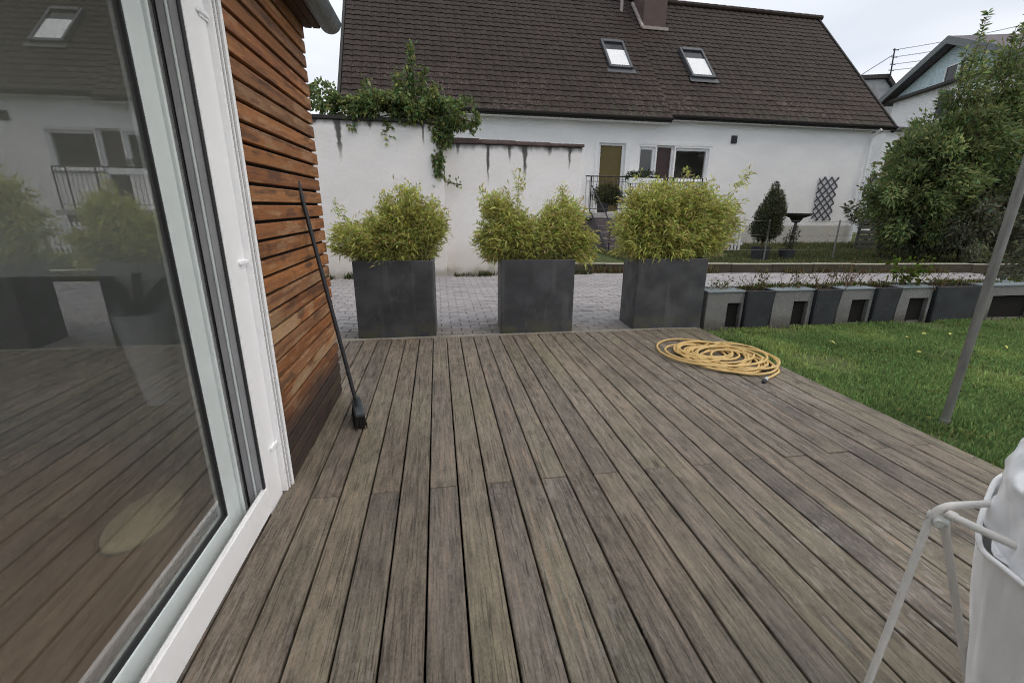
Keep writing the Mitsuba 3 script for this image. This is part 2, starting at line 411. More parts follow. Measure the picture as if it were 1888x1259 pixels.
scene['lawn_soil'] = P(lawn_fn, 0.95, 0.1)


def ground_fn(p, n, uv):
    t = fbm(p.x * 0.35, p.y * 0.35, 0.0, 4); g = fbm(p.x * 9, p.y * 9, 0.0, 3)
    return mix((0.035, 0.050, 0.018), (0.075, 0.085, 0.040), t) * (0.6 + 0.8 * g)


scene['ground_cover'] = P(ground_fn, 0.95, 0.1)
scene['far_plaster'] = P(lambda p, n, uv: mix((0.62, 0.62, 0.64), (0.72, 0.72, 0.73), fbm(p.x, p.y, p.z, 3)), 0.9, 0.1)
scene['pale_blue_boards'] = P(lambda p, n, uv: C(0.46, 0.57, 0.62) * (0.85 + 0.2 * fbm(p.x * 4, p.y * 4, p.z * 1.0, 2)), 0.8, 0.2)
scene['far_roof'] = flat((0.12, 0.105, 0.115), 0.7, 0.2, 0.25, 2)
scene['far_grey'] = flat((0.30, 0.31, 0.32), 0.8, 0.2, 0.35, 2)
scene['red_shutter'] = flat((0.16, 0.06, 0.05), 0.7, 0.2)
scene['fence_grey'] = flat((0.085, 0.085, 0.080), 0.85, 0.2, 0.3, 4)

# ------------------------------------------------------------------ ground, yard, lawn, garden
def sheet(x0, x1, y0, y1, z, nx=1, ny=1):
    xs, ys = np.linspace(x0, x1, nx + 1), np.linspace(y0, y1, ny + 1)
    X, Y = np.meshgrid(xs, ys); v = np.stack([X.ravel(), Y.ravel(), 0 * X.ravel() + z], 1)
    i, j = np.meshgrid(np.arange(ny), np.arange(nx), indexing='ij'); a = (i * (nx + 1) + j).ravel()
    return v, np.vstack([np.stack([a, a + 1, a + nx + 2], 1), np.stack([a, a + nx + 2, a + nx + 1], 1)])


obj('ground', sheet(-500, 500, -500, 500, -0.16), 'ground_cover', kind='structure')
gq = np.array([[3.45, 9.9, 0.0], [14.0, 8.83, 0.0], [60, 8.83, 0.0], [60, 60, 0.0], [-14, 60, 0.0], [-14, 12.8, 0.0], [3.45, 12.8, 0.0]])
obj('garden_ground', (gq, np.array([[0, 1, 3], [1, 2, 3], [0, 3, 6], [6, 3, 4], [6, 4, 5]])), 'ground_cover', kind='structure')
obj('lawn', sheet(3.14, 14, -4, 4.86, -0.05), 'lawn_soil', kind='structure')
obj('paved_yard', sheet(-8, 16, 4.62, 10.2, -0.075), 'joint_sand', kind='structure')

# pavers of the yard in running bond: those next to the deck singly, the rest as one part
rng = np.random.default_rng(3)
pav = []
for r, y in enumerate(np.arange(4.95, 9.75, 0.122)):
    for x in np.arange(-3.6 + (r % 2) * 0.12, 12.6, 0.24):
        if y + 0.11 > 9.80 - 0.1013 * (x - 3.75): continue
        x0, x1 = x + 0.004, x + 0.236
        dz = rng.normal(0, 0.0022)
        near = (-1.6 < x < 3.2 and y < 7.2)
        pav.append((y + 0.35 * abs(x - 1), near, box(x0, x1, y + 0.004, y + 0.118, -0.09, -0.03 + dz, 0.007)))
vis = sorted([i for i in range(len(pav)) if pav[i][1]], key=lambda i: pav[i][0])[:300]
for i in vis: obj('paver', pav[i][2], 'paver_stone', 'paved_yard')
vs = set(vis)
obj('paver_field', merge([q[2] for i, q in enumerate(pav) if i not in vs]), 'paver_stone', 'paved_yard', kind='stuff')

# kerbs
obj('deck_edging', box(-1.3, 3.14, 4.853, 4.945, -0.12, -0.012, 0.008), 'weathered_edge', label='pale weathered concrete edging strip between the deck end and the paved yard', kind='structure')
ka = math.atan2(-0.75, 7.4)
obj('kerb', xf(merge([box(i * 1.0 + 0.004, i * 1.0 + 0.996, 0, 0.16, -0.2, 0.17 + 0.004 * (i % 3), 0.012) for i in range(-1, 11)]), rotz(ka, (3.75, 9.80, 0))), 'mossy_kerb', kind='structure')

# ------------------------------------------------------------------ the wooden deck
deck = tag('deck', 'weathered grey brown timber deck of long parallel boards', kind='structure')
rng = np.random.default_rng(11)
for k in range(-7, 22):
    x0, x1 = GAP0 + k * PITCH_B + 0.0042, GAP0 + (k + 1) * PITCH_B - 0.0042
    if k == 21: x1 -= 0.03
    ys = [-3.2, 2.0333, 2.0372, 4.85] if k % 2 == 0 else [-3.2, -0.9, -0.895, 4.85]
    for a, b in ((ys[0], ys[1]), (ys[2], ys[3])):
        dz = rng.normal(0, 0.0013); yaw = rng.normal(0, 0.00035)
        e = rng.normal(0, 0.006) if b > 4 else 0
        m = box(x0, x1, a, b + e, -0.030, dz, 0.0035)
        v, f = m; v = v.copy(); v[:, 0] += (v[:, 1] - 2) * yaw
        obj('board', (v, f), 'deck_wood', deck)
obj('substructure', merge([box(-1.1, 3.08, y, y + 0.06, -0.14, -0.033) for y in np.arange(-3.1, 4.8, 0.5)] + [sheet(-1.2, 3.1, -3.2, 4.8, -0.142)]), 'black_void', deck)

# ------------------------------------------------------------------ the timber house with the sliding door (left)
LA = math.atan(0.010)
ML = rotz(-LA)  # local x = distance across the facade, local y along it


def L(*a, **k): return xf(box(*a, **k), ML)


th = thing('timber_house', 'timber clad house with a white framed sliding glass door opening to the deck', 'house')
XF = -0.851
XC = XF + 0.034  # face of the cladding
# cladding boards, rhombic with open joints
rng = np.random.default_rng(5)
Y0C, Y1C = 2.184, 3.385
for k in range(0, 33):
    z0 = k * CLAD
    if z0 > 2.40: break
    j = rng.normal(0, 0.004); o = rng.normal(0, 0.0015)
    prof = np.array([[XC - 0.022, z0 + 0.012], [XC - 0.002 + o, z0 + 0.0135], [XC + 0.001 + o, z0 + 0.016], [XC - 0.001 + o, z0 + CLAD - 0.006], [XC - 0.004 + o, z0 + CLAD - 0.002], [XC - 0.022, z0 + CLAD - 0.001]])
    n = len(prof); a = np.column_stack([prof[:, 0], np.full(n, Y0C), prof[:, 1]]); b = a.copy(); b[:, 1] = Y1C + j
    hull = trimesh.convex.convex_hull(np.vstack([a, b]))
    obj('cladding_board', xf((np.array(hull.vertices), np.array(hull.faces)), ML), 'cladding_wood', th)
obj('wall', merge([L(XF - 0.30, XC - 0.026, 2.19, 3.379, -0.1, 2.9), L(XF - 6.2, XF - 0.30, 3.1, 3.38, -0.1, 2.9), L(XF - 6.5, XF - 6.2, -5, -4.2, -0.1, 2.9), L(XF - 6.5, XF - 6.2, 2.6, 3.38, -0.1, 2.9), L(XF - 6.5, XF - 6.2, -4.2, 2.6, -0.1, 0.6), L(XF - 6.5, XF - 6.2, -4.2, 2.6, 2.42, 2.9), L(XF - 6.2, XF - 0.05, -5.0, -4.8, -0.1, 2.9),
                   L(XF - 0.28, XF - 0.02, -4.8, -1.75, -0.1, 2.9), L(XF - 0.28, XF - 0.02, -1.75, 2.18, 2.622, 2.9)]), 'dark_batten', th)
obj('floor', L(XF - 6.2, XF - 0.152, -4.8, 3.1, -0.1, 0.034), 'parquet', th)
obj('ceiling', L(XF - 6.2, XF - 0.3, -4.8, 3.1, 2.63, 2.75), 'inside_wall', th)
obj('inner_wall', merge([L(XF - 6.2, XF - 6.15, 2.6, 3.1, 0.035, 2.63), L(XF - 6.2, XF - 6.15, -4.2, 2.6, 0.035, 0.6), L(XF - 6.2, XF - 6.15, -4.8, -4.2, 0.035, 2.63), L(XF - 6.2, XF - 6.15, -4.2, 2.6, 2.42, 2.63), L(XF - 6.15, XF - 0.31, 3.04, 3.095, 0.035, 2.63)]), 'inside_wall', th)
rw = th + '__rear_window'
obj('frame', merge([L(XF - 6.42, XF - 6.35, y, y + 0.08, 0.6, 2.42) for y in (-4.2, -2.0, 0.3, 2.52)]), 'white_frame', rw)
obj('pane', xf((np.array([[XF - 6.38, -4.12, 0.601], [XF - 6.38, 2.52, 0.601], [XF - 6.38, 2.52, 2.419], [XF - 6.38, -4.12, 2.419]]), np.array([[0, 1, 2], [0, 2, 3]])), ML), 'far_glass', rw)
# roof edge above: fascia, soffit boards, gutter
obj('soffit', merge([L(XF - 0.02, XF + 0.13, -5, 3.44, 2.492, 2.52)] + [L(XF - 0.018 + i * 0.05, XF + 0.028 + i * 0.05, -5, 3.442, 2.474, 2.491, b=0.004) for i in range(3)]), 'soffit_wood', th)
v = np.array([[XF + 0.13, -5, 2.525], [XF + 0.13, 3.45, 2.525], [XF - 3.4, 3.45, 4.6], [XF - 3.4, -5, 4.6]]); v2 = v + [0, 0, 0.16]
obj('roof', xf((np.vstack([v, v2]), np.array([[0, 2, 1], [0, 3, 2], [4, 5, 6], [4, 6, 7], [0, 1, 5], [0, 5, 4], [1, 2, 6], [1, 6, 5], [2, 3, 7], [2, 7, 6], [3, 0, 4], [3, 4, 7]])), ML), 'dark_trim', th)
g = np.linspace(math.pi * 1.02, math.pi * 1.98, 13)
ou = np.stack([np.cos(g), np.sin(g)], 1) * 0.070; inn = ou[::-1] * 0.93
sec = np.vstack([ou, inn]) + [XF + 0.185, 2.525]
pg = extrude(Polygon(sec), 8.5); pv = pg[0]
gut = np.stack([pv[:, 0], 3.455 - pv[:, 2], pv[:, 1]], 1)
gk = obj('gutter', xf((gut, pg[1]), ML), 'gutter_zinc', th)
hd = Polygon(ou + [XF + 0.185, 2.525]); pe = extrude(hd, 0.012)
obj('end_cap', xf((np.stack([pe[0][:, 0], 3.468 - pe[0][:, 2], pe[0][:, 1]], 1), pe[1]), ML), 'gutter_zinc', gk)
# the sliding door
dk = th + '__sliding_door'
obj('outer_frame', merge([L(XF - 0.022, XF, -1.7, 1.945, 0.0, 0.138, b=0.004), L(XF - 0.13, XF, 1.945, 2.105, -0.02, 2.62, b=0.005), L(XF - 0.13, XF, -1.75, -1.62, -0.02, 2.62), L(XF - 0.13, XF, -1.62, 1.945, 2.45, 2.62, b=0.005)]), 'white_frame', dk)
obj('sill_track', merge([L(XF - 0.15, XF - 0.022, -1.62, 1.945, -0.01, 0.03), L(XF - 0.06, XF - 0.048, -1.62, 1.945, 0.03, 0.085), L(XF - 0.044, XF - 0.036, -1.62, 1.945, 0.03, 0.075)]), 'grey_profile', dk)
for i, (a, b, m) in enumerate(((0.006, 0.013, 'black_rubber'), (0.015, 0.042, 'grey_profile'), (0.044, 0.052, 'pale_sash'), (0.054, 0.082, 'grey_profile'), (0.085, 0.090, 'black_rubber'))):
    obj('jamb_profile', L(XF - b, XF - a, 1.925 + 0.006 * (i % 2), 1.944, 0.03, 2.449, b=0.002), m, dk)
sk = dk
obj('sash', merge([L(XF - 0.125, XF - 0.078, 1.742, 1.842, 0.035, 2.44, b=0.004), L(XF - 0.125, XF - 0.078, -1.6, 1.742, 0.035, 0.150, b=0.004), L(XF - 0.125, XF - 0.078, -1.6, 1.742, 2.35, 2.44, b=0.004)]), 'pale_sash', sk)
obj('sash_lip', merge([L(XF - 0.1, XF - 0.066, 1.846, 1.858, 0.035, 2.44, b=0.003), L(XF - 0.12, XF - 0.090, 1.866, 1.880, 0.035, 2.44, b=0.003)]), 'pale_sash', sk)
obj('seal', merge([L(XF - 0.103, XF - 0.083, 1.733, 1.7415, 0.152, 2.348), L(XF - 0.103, XF - 0.083, -1.6, 1.733, 0.1505, 0.157)]), 'black_rubber', sk)
obj('pane', L(XF - 0.094, XF - 0.0935, -1.6, 1.73, 0.15, 2.36) if False else xf((np.array([[XF - 0.094, -1.6, 0.151], [XF - 0.094, 1.735, 0.151], [XF - 0.094, 1.735, 2.36], [XF - 0.094, -1.6, 2.36]]), np.array([[0, 1, 2], [0, 2, 3]])), ML), 'window_glass', sk)
rk = obj('shutter_rail', merge([L(XF - 0.02, XF + 0.022, 2.110, 2.126, 0.0, 2.6, b=0.002), L(XF - 0.02, XF + 0.004, 2.126, 2.138, 0.0, 2.6), L(XF - 0.02, XF + 0.026, 2.138, 2.147, 0.0, 2.6, b=0.002), L(XF - 0.02, XF + 0.034, 2.160, 2.180, 0.0, 2.6, b=0.003)]), 'white_frame', dk)
obj('groove', merge([L(XF - 0.018, XF + 0.018, 2.1265, 2.1375, 0.002, 2.6), L(XF - 0.018, XF + 0.022, 2.1475, 2.1595, 0.002, 2.6)]), 'black_rubber', rk)
for z in (0.285, 1.165, 2.075):
    obj('rail_clip', merge([L(XF + 0.001, XF + 0.012, 2.03, 2.109, z - 0.009, z + 0.009, b=0.003), L(XF + 0.001, XF + 0.006, 2.045, 2.109, z - 0.017, z - 0.010)]), 'white_frame', dk)

# inside the room
kp = thing('potted_indoor_plant', 'long leaved plant in a tall pale tapered pot behind the glass door', 'plant')
pc = (ML[:3, :3] @ np.array([-1.70, 2.74, 0.27]))
obj('pot', lathe([(0, 0), (0.07, 0), (0.135, 0.53), (0.14, 0.55), (0.125, 0.55), (0.11, 0.5), (0, 0.5)], 24, pc), 'ceramic_white', kp, smooth=40)
rng = np.random.default_rng(8); ms = []; cols = []
for i in range(26):
    a = rng.random() * 6.28; ln = 0.5 + 0.35 * rng.random(); s = np.linspace(0, 1, 9)
    pth = pc + [0, 0, 0.5] + np.stack([np.cos(a) * ln * s, np.sin(a) * ln * s, 0.75 * ln * s * (1.6 - 1.75 * s)], 1)
    w = 0.022 * np.sin(np.clip(s * 2.6 + 0.4, 0, math.pi)) + 0.002; sd = np.array([-math.sin(a), math.cos(a), 0])
    v = np.vstack([pth + sd * w[:, None], pth - sd * w[:, None]]); k = np.arange(8)
    ms.append((v, np.vstack([np.stack([k, k + 1, k + 10], 1), np.stack([k, k + 10, k + 9], 1)])))
    cols.append(np.tile(np.array([0.035, 0.075, 0.022]) * (0.7 + 0.6 * rng.random()), (18, 1)))
obj('foliage', merge(ms), 'leaf', kp, color=np.vstack(cols))
fc = ML[:3, :3] @ np.array([-1.36, 1.90, 0.0])
th_, r_ = np.meshgrid(np.linspace(0, 2 * math.pi, 33)[:-1], [1], indexing='ij')
cu = lathe([(0, 0.031), (0.9, 0.033), (1.0, 0.055), (0.96, 0.075), (0.6, 0.084), (0, 0.086)], 36)
obj('floor_cushion', (cu[0] * [0.12, 0.215, 1] + [fc[0], fc[1], 0], cu[1]), 'cushion_cloth', smooth=True, label='flat oval beige cushion on the wooden floor behind the glass', cat='cushion')

so = thing('stool', 'low dark stool under the tall pale plant pot inside the room', 'stool')
obj('top', box(pc[0] - 0.15, pc[0] + 0.15, pc[1] - 0.15, pc[1] + 0.15, 0.24, 0.268, 0.006), 'bark', so)
for sx in (-0.12, 0.12):
    for sy in (-0.12, 0.12):
        obj('leg', box(pc[0] + sx - 0.015, pc[0] + sx + 0.015, pc[1] + sy - 0.015, pc[1] + sy + 0.015, 0.03, 0.24), 'bark', so)

sb = thing('sideboard', 'long dark sideboard against the inner wall of the room', 'sideboard')
obj('body', L(-3.4, -1.98, 2.62, 3.03, 0.10, 0.98, b=0.006), 'dark_trim', sb)
for i in range(3):
    obj('door', L(-3.39 + i * 0.47, -2.93 + i * 0.47, 2.60, 2.617, 0.13, 0.95, b=0.004), 'dark_trim', sb)
for x in (-3.3, -2.06):
    obj('leg', L(x - 0.02, x + 0.02, 2.7, 2.95, 0.034, 0.10), 'dark_trim', sb)

# broom leaning on the cladding
br = thing('broom', 'dark broom leaning with its handle on the timber wall corner, head on the deck', 'broom')
b0, b1 = np.array([-0.578, 2.86, 0.12]), np.array([-0.795, 2.92, 1.53])
ax = unit(b1 - b0)
obj('handle', tube(np.linspace(b0 + ax * 0.0, b1, 6), 0.0125, 10), 'broom_steel', br, smooth=40)
hw_ = rotz(math.radians(14), (-0.572, 2.86, 0))
obj('block', xf(merge([box(-0.032, 0.032, -0.125, 0.125, 0.085, 0.12, 0.010), lathe([(0, 0.10), (0.022, 0.10), (0.016, 0.18), (0, 0.18)], 12)]), hw_), 'broom_block', br)
rng = np.random.default_rng(2); ms = []
for i in np.linspace(-0.116, 0.116, 22):
    for j in np.linspace(-0.024, 0.024, 6):
        s = np.array([j * 1.5 + rng.normal(0, 0.004), i * 1.06 + rng.normal(0, 0.005), 0.002])
        ms.append(tube([[j, i, 0.088], (np.array([j, i, 0.088]) + s) / 2 + [0, 0, 0.0], s], [0.004, 0.0042, 0.002], 4))
obj('bristles', xf(merge(ms), hw_), 'bristle', br)

# ------------------------------------------------------------------ three large planters with bamboo
def planter(x0, x1, y0, y1, h, rot, label, group=None):
    t = thing('planter', label, 'planter', group)
    cx, cy = (x0 + x1) / 2, (y0 + y1) / 2; hx, hy = (x1 - x0) / 2, (y1 - y0) / 2; M = rotz(rot, (cx, cy, -0.03))
    w = 0.035
    outer = merge([box(-hx, hx, -hy, -hy + w, 0, h, 0.006), box(-hx, hx, hy - w, hy, 0, h, 0.006), box(-hx, -hx + w, -hy + w, hy - w, 0, h - 0.001, 0.004), box(hx - w, hx, -hy + w, hy - w, 0, h - 0.001, 0.004)])
    obj('box', xf(outer, M), 'slate_planter', t)
    obj('soil', xf(box(-hx + w, hx - w, -hy + w, hy - w, 0.05, h - 0.06), M), 'soil', t)
    return t


planter(-0.905, -0.055, 4.96, 5.46, 0.865, -0.03, 'slate grey square planter at the left end of the deck, nearest the timber wall')
planter(0.70, 1.545, 4.95, 5.45, 0.86, -0.05, 'slate grey square planter standing in the middle of the three at the deck end')
planter(2.325, 3.185, 4.93, 5.43, 0.86, -0.06, 'slate grey square planter nearest the lawn, largest of the three at the deck end')


def bamboo(c, lobes, nl, seed, label, sprigs=()):
    t = thing('bamboo_plant', label, 'plant'); rng = np.random.default_rng(seed); hx, hy, zs = c[2], 0.18, 0.80
    st = []; P0, D0 = [], []
    tot = np.array([l[3] * l[4] * l[5] for l in lobes]) ** 0.66; tot /= tot.sum()
    for li, l in enumerate(lobes):
        for i in range(int(300 * tot[li]) + 8):
            d = unit(rng.normal(size=3) + [0, 0, 0.35]); e = np.array(l[:3]) + d * np.array(l[3:6]) * (0.75 + 0.35 * rng.random())
            b = np.array([np.clip(c[0] + (l[0] - c[0]) * 0.55 + rng.normal(0, 0.12), c[0] - hx, c[0] + hx), c[1] + rng.uniform(-hy, hy), zs])
            m = b * 0.5 + e * 0.5 + [0, 0, 0.13 * np.linalg.norm(e - b)]
            cur = np.array([(1 - s) ** 2 * b + 2 * s * (1 - s) * m + s * s * e for s in np.linspace(0, 1, 7)])
            st.append(tube(cur, np.linspace(0.0035, 0.0012, 7), 4, cap=False))
            k = int(nl * tot[li] / (300 * tot[li] + 8)); s = 0.35 + 0.68 * rng.random(k) ** 0.7
            q = (1 - s[:, None]) ** 2 * b + 2 * (s * (1 - s))[:, None] * m + (s * s)[:, None] * e
            tn = unit(e - m)[None]; P0.append(q + rng.normal(0, 0.033, (k, 3))); D0.append(unit(0.8 * tn + rng.normal(0, 0.55, (k, 3)) + [0, -0.05, 0.0]))
    for (a, b, k) in sprigs:
        a, b = np.array(a), np.array(b); s = rng.random(k) ** 0.8; cur = np.linspace(a, b, 6)
        st.append(tube(cur, np.linspace(0.004, 0.0012, 6), 4, cap=False)); w = 0.06 * (1 - 0.6 * s)[:, None]
        P0.append(a + (b - a) * s[:, None] + rng.normal(0, 1, (k, 3)) * w); D0.append(unit(unit(b - a) * 0.7 + rng.normal(0, 0.5, (k, 3))))
    Pn, Dn = np.vstack(P0), np.vstack(D0); n = len(Pn)
    ok = Pn[:, 2] > 0.78; Pn, Dn = Pn[ok], Dn[ok]; n = len(Pn)
    obj('stem', merge(st), 'cane', t)
    mesh = leaves(Pn, Dn, rng.uniform(0.045, 0.095, n), rng.uniform(0.012, 0.021, n), rng, 0.15, 0.25)
    low = np.clip((Pn[:, 2] - 0.8) / 0.5, 0, 1)
    col = leaf_colors(n, (0.45, 0.475, 0.15), rng, 0.30, 0.10, alt=(0.52, 0.40, 0.22), altp=0.10)
    obj('foliage', mesh, 'leaf', t, color=col)


bamboo((-0.48, 5.2, 0.36), [(-0.86, 5.15, 1.06, .30, .22, .17), (-0.40, 5.22, 1.10, .42, .26, .30), (-0.36, 5.22, 1.38, .22, .2, .24), (-0.07, 5.2, 1.18, .16, .2, .28), (-0.55, 5.18, 0.98, .4, .24, .18)], 20000, 21,
       'yellow green bamboo in the left planter, spreading low towards the timber wall', [((-0.9, 5.15, 1.1), (-1.05, 5.15, 1.42), 60), ((-0.1, 5.2, 1.2), (0.0, 5.2, 1.46), 60)])
bamboo((1.09, 5.2, 0.36), [(0.68, 5.2, 1.22, .23, .22, .34), (1.45, 5.2, 1.22, .25, .24, .27), (1.1, 5.2, 1.05, .5, .25, .27), (1.66, 5.15, 0.95, .18, .2, .22), (0.62, 5.15, 1.02, .18, .2, .2)], 21000, 22,
       'yellow green bamboo in the middle planter, dipping between two humps', [((0.9, 5.2, 1.2), (0.92, 5.2, 1.78), 170), ((1.45, 5.2, 1.3), (1.42, 5.2, 1.6), 80), ((0.55, 5.2, 1.3), (0.5, 5.2, 1.62), 60)])
bamboo((2.72, 5.2, 0.42), [(2.75, 5.22, 1.25, .62, .3, .42), (2.55, 5.2, 1.42, .36, .25, .28), (3.1, 5.2, 1.40, .32, .25, .26), (3.38, 5.2, 1.2, .3, .24, .3), (2.3, 5.18, 1.1, .25, .24, .3), (2.75, 5.1, 0.98, .6, .22, .2)], 33000, 23,
       'tallest and densest yellow green bamboo, in the planter nearest the lawn', [((3.35, 5.2, 1.3), (3.74, 5.2, 1.84), 150), ((2.9, 5.2, 1.5), (2.95, 5.2, 1.84), 80), ((2.4, 5.2, 1.4), (2.33, 5.2, 1.76), 70), ((3.2, 5.2, 1.2), (3.66, 5.2, 1.45), 70)])

# ------------------------------------------------------------------ lawn grass, fallen leaves
rng = np.random.default_rng(31)


def grass(n, x0, x1, y0, y1, h0, h1, z, rng, dens=None, w=0.0045):
    x, y = rng.uniform(x0, x1, n), rng.uniform(y0, y1, n)
    if dens is not None:
        k = rng.random(n) < dens(x, y); x, y = x[k], y[k]
    n = len(x); h = rng.uniform(h0, h1, n) * (0.6 + 0.8 * meshkit.noise(np.stack([x * 2.2, y * 2.2, 0 * x], 1))); a = rng.random(n) * 6.283; ln = h * rng.uniform(0.1, 0.9, n)
    ww = rng.uniform(0.6, 1.3, n) * w; b = np.stack([x, y, 0 * x + z], 1); s = np.stack([-np.sin(a), np.cos(a), 0 * a], 1) * ww[:, None]
    d = np.stack([np.cos(a), np.sin(a), 0 * a], 1)
    m = b + d * (ln * 0.35)[:, None] + np.stack([0 * x, 0 * x, h * 0.6], 1); t = b + d * ln[:, None] + np.stack([0 * x, 0 * x, h], 1)
    v = np.stack([b - s, b + s, m - s * 0.8, m + s * 0.8, t], 1).reshape(-1, 3); o = np.arange(n)[:, None] * 5
    f = np.concatenate([o + [0, 1, 3], o + [0, 3, 2], o + [2, 3, 4]], 1).reshape(-1, 3)
    return v, f, n, x, y


v, f, n, gx, gy = grass(190000, 3.085, 9.5, 1.0, 4.86, 0.018, 0.062, -0.05, rng, lambda x, y: np.clip(1.25 - (x - 3.1) * 0.13, 0.25, 1) * np.clip((meshkit.fbm(np.stack([x * 1.9, y * 1.9, 0 * x], 1), 4, 2) - 0.27) * 5, 0.12, 1) * np.where(x < 3.14, 0.35, 1))
c = np.array([0.172, 0.278, 0.100]) * np.exp(rng.normal(0, 0.28, (n, 1))); q = meshkit.fbm(np.stack([gx * 1.4, gy * 1.4, 0 * gx], 1), 3)[:, None]
c = c * (0.6 + 0.8 * q) + np.array([0.13, 0.085, 0.04]) * (rng.random((n, 1)) < 0.16) + np.array([0.10, 0.06, 0.015]) * np.clip((q - 0.5) * 3, 0, 1)
obj('lawn_grass', (v, f), 'leaf', color=np.repeat(c, 5, 0), label='short green lawn grass beside the deck edge', cat='grass', kind='stuff')
wv, wn = [], 0
rw_ = np.random.default_rng(47); wx = rw_.uniform(3.2, 7.5, 130); wy = rw_.uniform(1.6, 4.8, 130)
WP = np.repeat(np.stack([wx, wy, 0 * wx - 0.03], 1), 9, 0); wa = rw_.random(len(WP)) * 6.283
obj('lawn_weeds', leaves(WP + rw_.normal(0, 0.012, WP.shape) * [1, 1, 0.3], unit(np.stack([np.cos(wa), np.sin(wa), rw_.uniform(0.25, 0.9, len(WP))], 1)), rw_.uniform(0.03, 0.075, len(WP)), rw_.uniform(0.012, 0.028, len(WP)), rw_, 0.2, 0.2), 'leaf', color=leaf_colors(len(WP), (0.17, 0.21, 0.08), rw_, 0.3), label='small broad leaved weeds scattered through the lawn', cat='weeds', kind='stuff')
for x, y, s, lb in ((4.24, 4.10, 0.075, 'pale yellow fallen leaf on the lawn closest to the hose'), (5.26, 4.13, 0.055, 'small pale leaf on the lawn, left one of the far pair'), (5.62, 4.18, 0.06, 'pale leaf on the lawn just left of the metal pole'), (5.98, 3.68, 0.07, 'bright yellowish leaf on the lawn right of the metal pole'), (5.95, 4.2, 0.06, 'small yellow leaf on the lawn under the dark shrub'), (4.87, 3.62, 0.045, 'yellowish leaf on the lawn midway between hose and pole')):
    v, f = leaves(np.array([[0, 0, 0]]), np.array([[1.0, 0, 0.1]]), s, s * 0.62, np.random.default_rng(4), 0.2, 0.0)
    g8 = [(0, 0), (0.2, 0.28), (0.5, 0.36), (0.8, 0.22), (1.05, 0), (0.8, -0.24), (0.5, -0.34), (0.2, -0.26)]
    v = np.array([[a * s, b * s, 0.012 * math.sin(a * 5 + b * 7) + abs(b) * 0.25 * s] for a, b in g8] + [[0.5 * s, 0, 0.004]]); f = np.array([[i, (i + 1) % 8, 8] for i in range(8)])
    obj('fallen_leaf', xf((v, f), rotz(x * 7, (x, y, 0.012))), 'fallen', label=lb, cat='leaf')

# ------------------------------------------------------------------ coiled hose
rng = np.random.default_rng(77); pts = []
cx, cy = 2.74, 3.70; turns = 18; A = 0
for i in range(turns * 14):
    s = i / (turns * 14); a = 2 * math.pi * i / 14
    ring = int(i / 14); rr = np.random.default_rng(900 + ring)
    R = 0.13 + 0.37 * ((ring * 0.618 + 0.15) % 1.0) + 0.012 * math.sin(3 * a + ring)
    lob = rr.random() < 0.5
    ox, oy = (rr.normal(-0.13, 0.09), rr.normal(0.18, 0.11)) if lob else (rr.normal(0.03, 0.08), rr.normal(-0.11, 0.10))
    pts.append([ox, oy, R])
pts = np.array(pts)
k = 10; pad = np.pad(pts, ((k, k), (0, 0)), mode='edge'); pts = np.stack([np.convolve(pad[:, j], np.ones(2 * k + 1) / (2 * k + 1), 'valid') for j in range(3)], 1) * 0.35 + pts * 0.0 + np.stack([np.convolve(pad[:, j], np.ones(2 * k + 1) / (2 * k + 1), 'valid') for j in range(3)], 1) * 0.65
a = 2 * math.pi * np.arange(len(pts)) / 14
rx = pts[:, 2] * (1 + 0.06 * np.sin(2 * a + 1) + 0.05 * np.sin(0.37 * a + 2) + 0.03 * np.sin(3.3 * a)); hz = 0.013 + 0.040 * np.abs(np.sin(np.arange(len(pts)) * 0.19 + 1.3)) * (0.4 + 0.6 * meshkit.noise(np.stack([np.arange(len(pts)) * 0.13, 0 * a, 0 * a], 1)))
hp = np.stack([cx + pts[:, 0] + rx * np.cos(a) * 0.98, cy + pts[:, 1] + rx * np.sin(a) * 1.10, hz], 1)
tail = np.array([[hp[-1][0] + 0.0, hp[-1][1], 0.02], [3.0, 3.36, 0.014], [2.86, 3.23, 0.013], [2.73, 3.16, 0.013]])
hp = catmull(np.vstack([hp, tail[1:]]), 3)
hp[:, 0] = np.minimum(hp[:, 0], 3.13)
ho = thing('garden_hose', 'tan yellow garden hose coiled in loose loops on the deck corner by the lawn', 'hose')
obj('tubing', tube(hp, 0.0112, 7), 'hose_rubber', ho, smooth=60)
e0, e1 = hp[-1], hp[-1] + np.array([-0.09, -0.075, 0.0])
obj('connector', merge([tube([e0 + (e0 - e1) * 0.1, e0 * 0.5 + e1 * 0.5], 0.014, 10)]), 'ceramic_white', ho, smooth=40)
obj('nozzle', merge([tube([e0 * 0.5 + e1 * 0.5, e0 * 0.2 + e1 * 0.8, e1], [0.017, 0.019, 0.012], 10)]), 'black_rubber', ho, smooth=40)

# ------------------------------------------------------------------ metal pole in the lawn
po = thing('metal_pole', 'leaning looking bare grey galvanised metal pole standing in the lawn', 'pole')
labels[po]['label'] = 'bare grey galvanised metal pole standing upright in the lawn at the right'
obj('tube', tube([[3.475, 2.315, -0.1], [3.475, 2.315, 1.2], [3.475, 2.315, 2.9]], 0.0255, 20), 'galvanised', po, smooth=40)
obj('ground_socket', lathe([(0.026, -0.1), (0.031, -0.1), (0.031, -0.005), (0.028, 0.0), (0.0262, 0.0)], 20, (3.475, 2.315, 0)), 'galvanised', po, smooth=40)

